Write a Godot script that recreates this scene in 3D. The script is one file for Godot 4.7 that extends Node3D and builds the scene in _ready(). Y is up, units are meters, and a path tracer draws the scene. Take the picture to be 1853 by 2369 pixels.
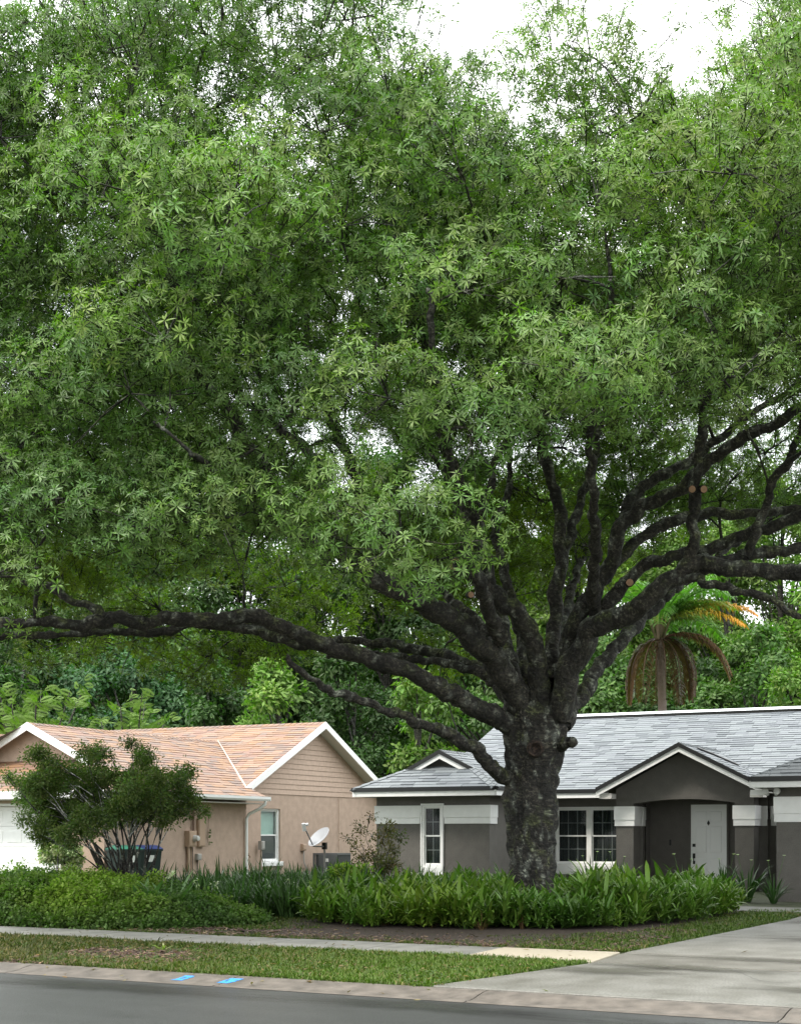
extends Node3D
# A street scene: a spreading oak before two single-storey houses after rain. World axes: x along the houses' fronts, y up, -z into the plots.

const EYE := 1.6
const YAW := 26.5
const LENS := 3560.0
var ca := cos(deg_to_rad(YAW))
var sa := sin(deg_to_rad(YAW))
var rng := RandomNumberGenerator.new()
var nz := FastNoiseLite.new()
var M := {}

# ---------------------------------------------------------------- mesh building
class MB:
	var v := PackedVector3Array()
	var n := PackedVector3Array()
	var c := PackedColorArray()
	var ix := PackedInt32Array()
	var xf := Transform3D()
	var col := Color.WHITE
	func tri(a: Vector3, b: Vector3, d: Vector3) -> void:   # counter-clockwise from outside
		a = xf * a; b = xf * b; d = xf * d
		var nn := (b - a).cross(d - a)
		if nn.length_squared() < 1e-16: return
		nn = nn.normalized()
		var k := v.size()
		v.append(a); v.append(d); v.append(b)
		n.append(nn); n.append(nn); n.append(nn)
		c.append(col); c.append(col); c.append(col)
		ix.append(k); ix.append(k + 1); ix.append(k + 2)
	func quad(a: Vector3, b: Vector3, d: Vector3, e: Vector3) -> void:
		a = xf * a; b = xf * b; d = xf * d; e = xf * e
		var nn := (d - a).cross(e - b)
		if nn.length_squared() < 1e-16: return
		nn = nn.normalized()
		var k := v.size()
		v.append(a); v.append(b); v.append(d); v.append(e)
		for i in 4:
			n.append(nn); c.append(col)
		ix.append(k); ix.append(k + 2); ix.append(k + 1)
		ix.append(k); ix.append(k + 3); ix.append(k + 2)
	func vert(p: Vector3, nn: Vector3, cc: Color) -> int:
		v.append(xf * p); n.append((xf.basis * nn).normalized()); c.append(cc)
		return v.size() - 1
	func face(a: int, b: int, d: int) -> void:               # counter-clockwise from outside
		ix.append(a); ix.append(d); ix.append(b)
	func bx(x0: float, x1: float, y0: float, y1: float, z0: float, z1: float) -> void:
		var a := Vector3(x0, y0, z1); var b := Vector3(x1, y0, z1); var d := Vector3(x1, y1, z1); var e := Vector3(x0, y1, z1)
		var f := Vector3(x0, y0, z0); var g := Vector3(x1, y0, z0); var h := Vector3(x1, y1, z0); var i := Vector3(x0, y1, z0)
		quad(a, b, d, e); quad(g, f, i, h); quad(b, g, h, d); quad(f, a, e, i); quad(e, d, h, i); quad(f, g, b, a)
	func bev(x0: float, x1: float, y0: float, y1: float, z0: float, z1: float, r: float) -> void:  # box with a chamfered front (+z) rim
		var o := [Vector3(x0, y0, z0), Vector3(x1, y0, z0), Vector3(x1, y1, z0), Vector3(x0, y1, z0)]
		var m := [Vector3(x0, y0, z1 - r), Vector3(x1, y0, z1 - r), Vector3(x1, y1, z1 - r), Vector3(x0, y1, z1 - r)]
		var f := [Vector3(x0 + r, y0 + r, z1), Vector3(x1 - r, y0 + r, z1), Vector3(x1 - r, y1 - r, z1), Vector3(x0 + r, y1 - r, z1)]
		quad(f[0], f[1], f[2], f[3]); quad(o[1], o[0], o[3], o[2])
		for i in 4:
			var j := (i + 1) % 4
			quad(o[i], o[j], m[j], m[i]); quad(m[i], m[j], f[j], f[i])
	func prism(pts: Array, z0: float, z1: float) -> void:    # convex outline, counter-clockwise seen from +z
		var k := pts.size()
		for i in range(1, k - 1):
			tri(_p(pts[0], z1), _p(pts[i], z1), _p(pts[i + 1], z1))
			tri(_p(pts[0], z0), _p(pts[i + 1], z0), _p(pts[i], z0))
		for i in k:
			var a: Vector2 = pts[i]; var b: Vector2 = pts[(i + 1) % k]
			quad(_p(a, z0), _p(b, z0), _p(b, z1), _p(a, z1))
	func _p(q: Vector2, z: float) -> Vector3:
		return Vector3(q.x, q.y, z)
	func tube(pts: PackedVector3Array, rad: PackedFloat32Array, sides: int, cap := true, rough := 0.0, nf: FastNoiseLite = null) -> void:
		var k := pts.size()
		var up := Vector3(0.31, 0.2, 0.93)
		var first := v.size()
		var lastt := Vector3.UP
		for i in k:
			var t := (pts[mini(i + 1, k - 1)] - pts[maxi(i - 1, 0)]).normalized()
			if t == Vector3.ZERO: t = lastt
			lastt = t
			var s := t.cross(up)
			if s.length() < 0.05: s = t.cross(Vector3.RIGHT)
			s = s.normalized()
			up = s.cross(t).normalized()
			for j in sides:
				var an := TAU * j / sides
				var d := s * cos(an) + up * sin(an)
				var r := rad[i]
				var p := pts[i] + d * r
				if nf: p += d * (nf.get_noise_3d(p.x * 3.0, p.y * 1.1, p.z * 3.0) * rough * (0.3 + r) + nf.get_noise_3d(p.x * 9.0, p.y * 1.6, p.z * 9.0) * rough * 0.8 * (0.15 + r))
				vert(p, d, bark(p, d, r, nf) if nf else col)
		for i in k - 1:
			for j in sides:
				var a := first + i * sides + j; var b := first + i * sides + (j + 1) % sides
				face(a, b + sides, b); face(a, a + sides, b + sides)
		if cap:
			for e in [0, k - 1]:
				var m := vert(pts[e], (pts[e] - pts[1 if e == 0 else k - 2]).normalized(), c[first + e * sides])
				for j in sides:
					var a: int = first + e * sides + j; var b: int = first + e * sides + (j + 1) % sides
					if e == 0: face(m, a, b)
					else: face(m, b, a)
	func bark(p: Vector3, d: Vector3, r: float, nf: FastNoiseLite) -> Color:   # dark wet bark with pale lichen scabs and a little moss
		var a := nf.get_noise_3d(p.x * 2.2, p.y * 1.6, p.z * 2.2)
		var b := nf.get_noise_3d(p.x * 5.0 + 40.0, p.y * 3.0, p.z * 5.0)
		var k := Color(0.036, 0.033, 0.029).lerp(Color(0.105, 0.095, 0.08), clampf(0.45 + a, 0.0, 1.0))
		k = k.lerp(Color(0.4, 0.42, 0.37), smoothstep(0.14, 0.46, b + 0.22 * d.y) * 0.85)
		var moss := smoothstep(0.1, 0.45, nf.get_noise_3d(p.x * 3.0 - 20.0, p.y * 3.0 + 9.0, p.z * 3.0)) * clampf(0.55 + d.y, 0.0, 1.0)
		return k.lerp(Color(0.2, 0.24, 0.08), moss * 0.6)
	func lathe(prof: PackedVector2Array, sides: int) -> void:  # (radius, height), upwards
		var first := v.size()
		for i in prof.size():
			var t := prof[mini(i + 1, prof.size() - 1)] - prof[maxi(i - 1, 0)]
			for j in sides:
				var an := TAU * j / sides
				var d := Vector3(cos(an), 0, sin(an))
				vert(Vector3(0, prof[i].y, 0) + d * prof[i].x, (d * t.y - Vector3.UP * t.x).normalized(), col)
		for i in prof.size() - 1:
			for j in sides:
				var a := first + i * sides + j; var b := first + i * sides + (j + 1) % sides
				face(a, a + sides, b + sides); face(a, b + sides, b)
	func leaf(b: Vector3, d: Vector3, up: Vector3, ln: float, w: float, droop: float, cc: Color) -> void:  # folded blade of four faces
		var s := d.cross(up).normalized()
		var u2 := s.cross(d).normalized()
		var m := b + d * ln * 0.55 - u2 * (w * 0.22) - Vector3.UP * droop * 0.3 * ln
		var t := b + d * ln - Vector3.UP * droop * ln
		var l := m + s * w * 0.5 + u2 * w * 0.22; var r := m - s * w * 0.5 + u2 * w * 0.22
		var k := v.size()
		var nn := u2
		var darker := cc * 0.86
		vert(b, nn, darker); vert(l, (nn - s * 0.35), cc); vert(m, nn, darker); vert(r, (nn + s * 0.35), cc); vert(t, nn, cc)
		face(k, k + 1, k + 2); face(k, k + 2, k + 3); face(k + 1, k + 4, k + 2); face(k + 2, k + 4, k + 3)
	func blade(b: Vector3, d: Vector3, ln: float, w: float, droop: float, seg: int, fold: float, cc: Color) -> void:  # long arching strap leaf
		var k := v.size()
		var s := d.cross(Vector3.UP)
		s = s.normalized() if s.length() > 0.01 else Vector3.RIGHT
		var p := b
		var dir := d
		for i in seg + 1:
			var f := float(i) / seg
			var ww := w * (0.55 + 1.5 * f * (1.0 - f) + 0.25 * (1 - f)) * (1.0 if i < seg else 0.02)
			var u := s.cross(dir).normalized()
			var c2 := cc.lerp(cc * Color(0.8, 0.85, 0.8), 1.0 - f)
			vert(p + s * ww * 0.5 + u * fold * ww, u - s * fold, c2); vert(p, u, c2); vert(p - s * ww * 0.5 + u * fold * ww, u + s * fold, c2)
			p += dir * ln / seg
			dir = (dir - Vector3.UP * droop / seg * (0.4 + 1.2 * f)).normalized()
		for i in seg:
			var q := k + i * 3
			face(q, q + 3, q + 4); face(q, q + 4, q + 1); face(q + 1, q + 4, q + 5); face(q + 1, q + 5, q + 2)
	func done() -> ArrayMesh:
		var arr := []
		arr.resize(Mesh.ARRAY_MAX)
		arr[Mesh.ARRAY_VERTEX] = v
		arr[Mesh.ARRAY_NORMAL] = n
		arr[Mesh.ARRAY_COLOR] = c
		arr[Mesh.ARRAY_INDEX] = ix
		var m := ArrayMesh.new()
		if v.size(): m.add_surface_from_arrays(Mesh.PRIMITIVE_TRIANGLES, arr)
		return m

func mb(xf := Transform3D()) -> MB:
	var b := MB.new()
	b.xf = xf
	return b

# ---------------------------------------------------------------- scene helpers
func thing(called: String, label: String, category: String, pos := Vector3.ZERO, group := "") -> Node3D:
	var o := Node3D.new()
	o.name = called
	add_child(o, true)
	o.position = pos
	return tag(o, label, category, group)

func tag(o: Node3D, label: String, category: String, group := "", kind := "") -> Node3D:
	if label: o.set_meta("label", label)
	if category: o.set_meta("category", category)
	if group: o.set_meta("group", group)
	if kind: o.set_meta("kind", kind)
	return o

func part(called: String, mesh, material: Material, parent: Node = self, kind := "") -> MeshInstance3D:
	var o := MeshInstance3D.new()
	o.mesh = mesh.done() if mesh is MB else mesh
	o.material_override = material
	o.name = called
	parent.add_child(o, true)
	if kind: o.set_meta("kind", kind)
	return o

func struct(called: String, mesh, material: Material) -> MeshInstance3D:
	return part(called, mesh, material, self, "structure")

func scatter(called: String, meshes: Array, material: Material, xfs: Array, cols: Array, parent: Node = self) -> void:
	for k in meshes.size():
		var own := []
		for i in range(k, xfs.size(), meshes.size()): own.append(i)
		if own.is_empty(): continue
		var mm := MultiMesh.new()
		mm.transform_format = MultiMesh.TRANSFORM_3D
		mm.use_colors = true
		mm.mesh = meshes[k]
		mm.instance_count = own.size()
		for i in own.size():
			mm.set_instance_transform(i, xfs[own[i]])
			mm.set_instance_color(i, cols[own[i]])
		var o := MultiMeshInstance3D.new()
		o.multimesh = mm
		o.material_override = material
		o.name = called
		o.set_meta("kind", "stuff")
		parent.add_child(o, true)

func V(u: float, y: float, n: float) -> Vector3:
	return Vector3(u, y, -n)

func at(px: float, py: float, z: float) -> Vector3:   # the point seen at that place of the survey photograph, z metres ahead
	var x := (px - 926.5) / LENS * z
	return Vector3(x * ca - z * sa, EYE + (1935.0 - py) / LENS * z, -(x * sa + z * ca))

func rf(a: float, b: float) -> float:
	return rng.randf_range(a, b)

func gray(k: float, a := 1.0) -> Color:
	return Color(k, k, k, a)

func mat(lin: Color, rough := 0.8, vc := false, metal := 0.0) -> StandardMaterial3D:
	var m := StandardMaterial3D.new()
	m.albedo_color = Color(lin.r, lin.g, lin.b).linear_to_srgb()
	m.roughness = rough
	m.metallic = metal
	m.vertex_color_use_as_albedo = vc
	return m

func grain(sd: int, freq: float, lo: Color, hi: Color, oct := 4, size := 512, kind := FastNoiseLite.TYPE_SIMPLEX_SMOOTH, power := 1.0) -> Image:
	var f := FastNoiseLite.new()
	f.seed = sd
	f.noise_type = kind
	f.frequency = freq
	f.fractal_octaves = oct
	var src := f.get_seamless_image(size, size)
	src.convert(Image.FORMAT_L8)
	var by := src.get_data()
	var out := PackedByteArray()
	out.resize(size * size * 3)
	var lut := PackedByteArray()
	for i in 256:
		var c := lo.lerp(hi, pow(i / 255.0, power)).linear_to_srgb()
		lut.append(c.r8); lut.append(c.g8); lut.append(c.b8)
	for i in by.size():
		var k := by[i] * 3
		out[i * 3] = lut[k]; out[i * 3 + 1] = lut[k + 1]; out[i * 3 + 2] = lut[k + 2]
	return Image.create_from_data(size, size, false, Image.FORMAT_RGB8, out)

func tex(img: Image) -> ImageTexture:
	return ImageTexture.create_from_image(img)

func tri_map(m: StandardMaterial3D, metres: float, albedo: Texture2D = null, height: Texture2D = null, cm := 0.0, rough: Texture2D = null) -> StandardMaterial3D:
	m.uv1_triplanar = true
	m.uv1_world_triplanar = true
	m.uv1_scale = Vector3.ONE / metres
	if albedo: m.albedo_texture = albedo
	if height:
		m.heightmap_enabled = true
		m.heightmap_texture = height
		m.heightmap_scale = cm
	if rough:
		m.roughness_texture = rough
		m.roughness_texture_channel = BaseMaterial3D.TEXTURE_CHANNEL_GRAYSCALE
	return m

func second(m: StandardMaterial3D, t: Texture2D) -> StandardMaterial3D:   # a second, multiplied layer on the second triplanar set
	m.detail_enabled = true
	m.detail_blend_mode = BaseMaterial3D.BLEND_MODE_MUL
	m.detail_albedo = t
	m.detail_uv_layer = BaseMaterial3D.DETAIL_UV_2
	m.uv2_triplanar = true
	m.uv2_world_triplanar = true
	return m

func leafy(rough: float, through: Color) -> StandardMaterial3D:
	var m := StandardMaterial3D.new()
	m.roughness = rough
	m.vertex_color_use_as_albedo = true
	m.backlight_enabled = true
	m.backlight = through
	m.metallic_specular = 0.36
	m.cull_mode = BaseMaterial3D.CULL_DISABLED
	return m

func materials() -> void:
	var fine := tex(grain(3, 0.09, gray(0.3), gray(1.0), 4, 256))
	var mid := tex(grain(5, 0.02, gray(0.8), gray(1.0), 5, 512))
	var big := tex(grain(8, 0.008, gray(0.45), gray(1.0), 5, 512))
	M.fine = fine
	M.tan = second(tri_map(mat(Color(0.52, 0.385, 0.302), 0.9), 0.45, tex(grain(11, 0.05, gray(0.78), gray(1.0), 4, 256)), fine, 0.35), mid)
	M.tan.uv2_scale = Vector3.ONE / 3.0
	M.siding = second(tri_map(mat(Color(0.52, 0.385, 0.302), 0.75), 0.8, tex(grain(12, 0.03, gray(0.95), gray(1.0), 3, 256)), fine, 0.05), mid)
	M.siding.uv2_scale = Vector3.ONE / 2.0
	M.grey = second(tri_map(mat(Color(0.15, 0.14, 0.128), 0.9), 0.45, tex(grain(13, 0.05, gray(0.75), gray(1.0), 4, 256)), fine, 0.35), mid)
	M.grey.uv2_scale = Vector3.ONE / 3.0
	M.white = tri_map(mat(Color(0.86, 0.86, 0.85), 0.5), 1.6, tex(grain(14, 0.03, gray(0.93), gray(1.0), 4, 256)), fine, 0.03)
	M.gutter = mat(Color(0.78, 0.79, 0.78), 0.3)
	M.black = mat(gray(0.012), 0.35)
	M.soffit = mat(Color(0.6, 0.58, 0.55), 0.7)
	M.door = mat(Color(0.88, 0.89, 0.88), 0.4)
	M.iron = mat(gray(0.015), 0.35, false, 0.4)
	M.pane = mat(Color(0.04, 0.05, 0.05), 0.03)
	M.pane.transparency = BaseMaterial3D.TRANSPARENCY_ALPHA
	M.pane.albedo_color.a = 0.08
	M.pane.metallic_specular = 0.3
	M.blind = mat(Color(0.42, 0.66, 0.56), 0.7)
	M.curtain = mat(Color(0.022, 0.034, 0.036), 0.9)
	M.screen = mat(Color(0.06, 0.075, 0.072), 0.7)
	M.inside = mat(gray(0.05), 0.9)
	M.deck = mat(Color(0.12, 0.11, 0.1), 0.9)
	M.conc = second(tri_map(mat(Color(0.228, 0.222, 0.2), 0.6), 1.3, tex(grain(16, 0.07, gray(0.35), gray(1.0), 5, 512)), fine, 0.2), tex(grain(17, 0.011, Color(0.5, 0.49, 0.44), gray(1.0), 5, 512, FastNoiseLite.TYPE_SIMPLEX_SMOOTH, 0.9)))
	M.conc.uv2_scale = Vector3(1 / 4.0, 1 / 4.0, 1 / 5.0)
	M.walk = second(tri_map(mat(Color(0.25, 0.245, 0.225), 0.5), 0.7, tex(grain(18, 0.06, gray(0.72), gray(1.0), 5, 512)), fine, 0.2), tex(grain(19, 0.012, gray(0.5), gray(1.0), 5, 512)))
	M.walk.uv2_scale = Vector3.ONE / 4.0
	M.newslab = tri_map(mat(Color(0.36, 0.315, 0.24), 0.65), 0.9, tex(grain(20, 0.05, gray(0.8), gray(1.0), 5, 256)), fine, 0.15)
	M.curb = second(tri_map(mat(Color(0.2, 0.178, 0.157), 0.6), 0.5, tex(grain(21, 0.06, gray(0.5), gray(1.0), 5, 512)), fine, 0.3), tex(grain(22, 0.02, Color(0.3, 0.29, 0.27), Color(1, 0.96, 0.92), 5, 512)))
	M.curb.uv2_scale = Vector3.ONE / 3.0
	M.road = second(tri_map(mat(Color(0.08, 0.082, 0.082), 1.0), 1.3, tex(grain(23, 0.13, gray(0.1), gray(1.0), 3, 512)), tex(grain(24, 0.13, gray(0.0), gray(1.0), 3, 512)), 0.8), tex(grain(25, 0.009, gray(0.62), gray(1.0), 5, 512)))
	M.road.uv2_scale = Vector3(1 / 9.0, 1 / 9.0, 1 / 3.5)
	M.road.roughness = 0.36
	M.puddle = tri_map(mat(Color(0.06, 0.06, 0.06), 0.3), 1.3, tex(grain(62, 0.1, gray(0.5), gray(1.0), 3, 512)))
	M.soil = second(tri_map(mat(Color(0.06, 0.042, 0.03), 0.9), 0.6, tex(grain(26, 0.07, Color(0.35, 0.3, 0.28), Color(1, 0.95, 0.85), 5, 512)), fine, 1.2), mid)
	M.lawn = second(tri_map(mat(Color(0.06, 0.075, 0.03), 0.9), 0.8, tex(grain(27, 0.06, Color(0.4, 0.38, 0.3), gray(1.0), 5, 512)), fine, 1.5), mid)
	M.leaf = leafy(0.36, Color(0.72, 0.9, 0.3))
	M.glossy = leafy(0.35, Color(0.55, 0.75, 0.2))
	M.matte = leafy(0.55, Color(0.65, 0.85, 0.25))
	M.paint = mat(gray(1.0), 0.55, true)
	M.tint = tri_map(mat(gray(1.0), 0.75, true), 0.35, tex(grain(28, 0.08, gray(0.72), gray(1.0), 4, 256)))
	M.bark = tri_map(mat(gray(1.0), 0.85, true), 1.3, bark_picture(), tex(grain(30, 0.035, gray(0.0), gray(1.0), 5, 512, FastNoiseLite.TYPE_CELLULAR)), 6.0)
	M.cut = tri_map(mat(Color(0.42, 0.25, 0.15), 0.7), 0.1, tex(grain(31, 0.03, gray(0.7), gray(1.0), 3, 128)))

func bark_picture() -> ImageTexture:   # flaky dark bark with scabs of pale lichen; multiplied by the limb's own tone
	var n := 768
	var a := grain(29, 0.022, gray(0.04), gray(0.42), 5, n)
	var spots := FastNoiseLite.new()
	spots.seed = 51
	spots.frequency = 0.026
	spots.fractal_octaves = 3
	var where := FastNoiseLite.new()
	where.seed = 52
	where.frequency = 0.009
	where.fractal_octaves = 2
	var s1 := spots.get_seamless_image(n, n); var s2 := where.get_seamless_image(n, n)
	for y in n:
		for x in n:
			var k := s1.get_pixel(x, y).r + (s2.get_pixel(x, y).r - 0.5) * 0.35
			if k > 0.63:
				var f := clampf((k - 0.63) / 0.06, 0.0, 1.0)
				a.set_pixel(x, y, a.get_pixel(x, y).lerp(Color(1.0, 1.0, 0.97), f))
	return tex(a)

# ---------------------------------------------------------------- ground
const KERB := [Vector2(13.5, 0.004), Vector2(13.55, 0.014), Vector2(13.63, 0.012), Vector2(13.74, 0.024), Vector2(13.86, 0.048), Vector2(13.97, 0.064), Vector2(14.06, 0.07), Vector2(14.12, 0.066), Vector2(14.14, -0.05)]

func kerb_y(d: float) -> float:
	for i in KERB.size() - 1:
		if d >= KERB[i].x and d < KERB[i + 1].x: return lerpf(KERB[i].y, KERB[i + 1].y, (d - KERB[i].x) / (KERB[i + 1].x - KERB[i].x))
	return 0.0

func street_d(u: float, n: float) -> float:
	return n + 0.085 * (u + 6.0)

func gy(u: float, n: float) -> float:
	var d := street_d(u, n)
	if d < 13.6: return 0.0
	if d < 14.12: return lerpf(0.0, 0.055, (d - 13.6) / 0.52)
	if d < 18.4: return lerpf(0.055, 0.13, (d - 14.12) / 4.28)
	if d < 30.0: return lerpf(0.13, 0.32, (d - 18.4) / 11.6)
	return 0.32

func gp(u: float, d: float, lift := 0.0) -> Vector3:   # on the ground, d metres from the far side of the street's axis
	var n := d - 0.085 * (u + 6.0)
	return V(u, gy(u, n) + lift, n)

func sheet(u0: float, u1: float, d0: float, d1: float, lift: float, su: float, sd: float, b: MB) -> void:
	var nu := maxi(1, int((u1 - u0) / su)); var nd := maxi(1, int((d1 - d0) / sd))
	for i in nu:
		for j in nd:
			var a := u0 + (u1 - u0) * i / nu; var e := u0 + (u1 - u0) * (i + 1) / nu
			var f := d0 + (d1 - d0) * j / nd; var g := d0 + (d1 - d0) * (j + 1) / nd
			b.quad(gp(a, f, lift), gp(e, f, lift), gp(e, g, lift), gp(a, g, lift))

func slab(b: MB, q: Array, top: float, deep: float, gap := 0.016) -> void:   # four (u, d) corners, counter-clockwise from above, shrunk by the joint
	var mid := Vector2.ZERO
	for p in q: mid += p / 4.0
	var t := []
	var lo := []
	var to := []
	for p: Vector2 in q:
		var w := (mid - p).normalized()
		var a := p + w * gap
		var e := p + w * (gap + 0.012)
		to.append(gp(e.x, e.y, top)); t.append(gp(a.x, a.y, top - 0.008)); lo.append(gp(a.x, a.y, top - deep))
	b.quad(to[0], to[1], to[2], to[3])
	for i in 4:
		var j := (i + 1) % 4
		b.quad(t[i], t[j], to[j], to[i]); b.quad(lo[i], lo[j], t[j], t[i])

func ground() -> void:
	var b := mb()
	sheet(-300, 300, -260, 13.3, -0.06, 100, 91, b)
	sheet(-300, 300, 13.3, 14.2, -0.06, 60, 0.3, b)
	for r in [[-300.0, -60.0], [-60.0, 40.0], [40.0, 300.0]]:
		sheet(r[0], r[1], 14.2, 30.0, -0.005, 5.0 if r[0] == -60.0 else 80.0, 1.5, b)
		sheet(r[0], r[1], 30.0, 400.0, -0.005, 80.0, 60.0, b)
	struct("ground", b, M.lawn)
	b = mb()
	sheet(-120, 90, 3.0, 13.56, 0.0, 10, 5, b)
	struct("road", b, M.road)
	# rolled kerb, poured in lengths
	var kerb := Node3D.new()
	kerb.name = "kerb"
	kerb.set_meta("kind", "structure")
	add_child(kerb, true)
	var prof := KERB
	for s in 26:
		var u0 := -39.6 + s * 3.05 + 0.008; var u1 := u0 + 3.034
		b = mb()
		for seg in 6:
			var ua := lerpf(u0, u1, seg / 6.0); var ub := lerpf(u0, u1, (seg + 1) / 6.0)
			for i in prof.size() - 1:
				var pa: Vector2 = prof[i]; var pb: Vector2 = prof[i + 1]
				b.quad(_k(ua, pa), _k(ub, pa), _k(ub, pb), _k(ua, pb))
		for i in prof.size() - 1:
			b.quad(_k(u1, prof[i]), _k(u1, Vector2(prof[i].x, -0.1)), _k(u1, Vector2(prof[i + 1].x, -0.1)), _k(u1, prof[i + 1]))
		part("kerb_length", b, M.curb, kerb)
	# pavement slabs
	var walk := Node3D.new()
	walk.name = "sidewalk"
	walk.set_meta("kind", "structure")
	add_child(walk, true)
	var u := -7.75
	b = mb()
	slab(b, [Vector2(-7.75, 17.1), Vector2(-6.02, 17.1), Vector2(-6.1, 18.38), Vector2(-7.75, 18.38)], 0.03, 0.12)
	part("concrete_slab", b, M.newslab, walk)
	for s in 18:
		b = mb()
		slab(b, [Vector2(u - 1.6, 17.1), Vector2(u, 17.1), Vector2(u, 18.38), Vector2(u - 1.6, 18.38)], 0.028 + rf(-0.004, 0.004), 0.12)
		part("concrete_slab", b, M.walk, walk)
		u -= 1.6
	# drive slabs
	var drive := Node3D.new()
	drive.name = "driveway"
	drive.set_meta("kind", "structure")
	add_child(drive, true)
	var tones := [M.conc, M.conc.duplicate(), M.conc.duplicate()]
	tones[1].albedo_color = Color(0.25, 0.242, 0.216).linear_to_srgb()
	tones[2].albedo_color = Color(0.198, 0.188, 0.163).linear_to_srgb()
	var rows := [14.13, 17.1, 18.38, 21.6, 24.9, 28.2, 30.6]
	var left := [-6.75, -6.0, -6.05, -5.75, -5.45, -5.45, -5.45]
	for i in 6:
		var cols: Array = [-6.0, -2.6, 0.9] if i < 3 else [-5.5, -2.6, 0.9]
		for j in 2:
			var a: float = left[i] if j == 0 else cols[j]
			var e: float = left[i + 1] if j == 0 else cols[j]
			b = mb()
			slab(b, [Vector2(a, rows[i]), Vector2(cols[j + 1], rows[i]), Vector2(cols[j + 1], rows[i + 1]), Vector2(e, rows[i + 1])], 0.03 if i else 0.022, 0.12)
			part("concrete_slab", b, tones[(i * 2 + j) % 3], drive)
	b = mb()   # the walk to the front door
	slab(b, [Vector2(-8.9, 26.7), Vector2(-5.46, 26.7), Vector2(-5.46, 27.9), Vector2(-8.9, 27.9)], 0.035, 0.12)
	part("concrete_slab", b, M.conc, drive)
	b = mb()
	slab(b, [Vector2(-10.4, 26.7), Vector2(-8.92, 26.7), Vector2(-8.92, 36.0), Vector2(-10.4, 36.0)], 0.035, 0.12)
	part("concrete_slab", b, M.conc, drive)
	# rain water that has not dried: thin films that run out at their margins
	var film := mat(gray(1.0), 0.27, true)
	film.transparency = BaseMaterial3D.TRANSPARENCY_ALPHA
	for w in [[-10.1, 12.9, 2.0, 0.55, 0], [-6.2, 13.0, 1.7, 0.45, 0], [-3.6, 12.7, 1.4, 0.5, 0], [-13.5, 12.4, 2.0, 0.6, 0], [-4.75, 16.85, 1.3, 0.3, 1], [-3.9, 18.1, 1.7, 0.3, 1], [-3.7, 21.2, 1.5, 0.6, 1], [-4.6, 24.4, 0.9, 0.5, 1], [-3.3, 26.5, 1.0, 0.7, 1], [-5.5, 16.2, 0.8, 0.5, 1], [-2.9, 15.4, 0.9, 0.35, 1]]:
		b = mb()
		var lift: float = 0.034 if w[4] else 0.004
		var tone := Color(0.075, 0.068, 0.052) if w[4] else Color(0.03, 0.03, 0.03)
		var loops := []
		for q in [[0.0, 0.85], [0.25, 0.76], [0.55, 0.5], [0.85, 0.18], [1.25, 0.0]]:
			var ids := []
			for i in 60:
				var an := TAU * i / 60.0
				var k: float = q[0] * (1.0 + 0.5 * nz.get_noise_2d(cos(an) * 70.0 + w[0] * 91.0, sin(an) * 70.0 + w[1] * 57.0) + 0.35 * nz.get_noise_2d(cos(an) * 260.0 + w[0] * 31.0, sin(an) * 260.0))
				var d: float = w[1] + sin(an) * w[3] * k
				if not w[4]: d = minf(d, 13.49)
				ids.append(b.vert(gp(w[0] + cos(an) * w[2] * k, d, lift), Vector3.UP, Color(tone.r, tone.g, tone.b, q[1])))
			loops.append(ids)
		for r in 4:
			for i in 60:
				var e := (i + 1) % 60
				b.face(loops[r][i], loops[r + 1][i], loops[r + 1][e])
				if r: b.face(loops[r][i], loops[r + 1][e], loops[r][e])
		struct("puddle_water", b, film)
	# bare earth of the planting bed and under the hedge
	b = mb()
	var bed := []
	for p in [Vector2(-14.2, 20.6), Vector2(-12.6, 19.4), Vector2(-10.2, 18.46), Vector2(-7.2, 18.48), Vector2(-6.6, 20.2), Vector2(-6.1, 24.0), Vector2(-6.4, 27.5), Vector2(-9.0, 29.0), Vector2(-13.0, 28.4), Vector2(-14.6, 24.0)]: bed.append(p)
	var mid := Vector2(-10.0, 22.5)
	for i in bed.size():
		for s in 5:
			var p: Vector2 = bed[i].lerp(bed[(i + 1) % bed.size()], s / 5.0); var q: Vector2 = bed[i].lerp(bed[(i + 1) % bed.size()], (s + 1) / 5.0)
			p += (p - mid).normalized() * 0.16 * sin(p.x * 7.0 + p.y * 5.0) * (1.0 if p.y > 18.9 else 0.0)
			q += (q - mid).normalized() * 0.16 * sin(q.x * 7.0 + q.y * 5.0) * (1.0 if q.y > 18.9 else 0.0)
			for k in 6:
				var a := p.lerp(mid, k / 6.0); var e := q.lerp(mid, k / 6.0); var f := q.lerp(mid, (k + 1) / 6.0); var g := p.lerp(mid, (k + 1) / 6.0)
				b.quad(gp(a.x, a.y, _hump(k)), gp(e.x, e.y, _hump(k)), gp(f.x, f.y, _hump(k + 1)), gp(g.x, g.y, _hump(k + 1)))
	struct("planting_bed_soil", b, M.soil)
	b = mb()
	sheet(-24.0, -13.2, 18.42, 23.5, 0.006, 1.0, 1.0, b)
	struct("hedge_soil", b, M.soil)
	b = mb()
	sheet(-17.2, -7.3, 14.15, 17.08, 0.004, 1.0, 0.5, b)
	struct("verge_soil", b, M.soil)

func _hump(k: int) -> float:
	return 0.012 + 0.05 * minf(k / 3.0, 1.0)

func _k(u: float, p: Vector2) -> Vector3:
	return V(u, p.y, p.x - 0.085 * (u + 6.0))

# ---------------------------------------------------------------- houses
func frame_at(pos: Vector3, side := false) -> Transform3D:   # x along the wall to the right, y up, z out of the wall
	if side: return Transform3D(Basis(Vector3(0, 0, -1), Vector3.UP, Vector3(1, 0, 0)), pos)
	return Transform3D(Basis.IDENTITY, pos)

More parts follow.
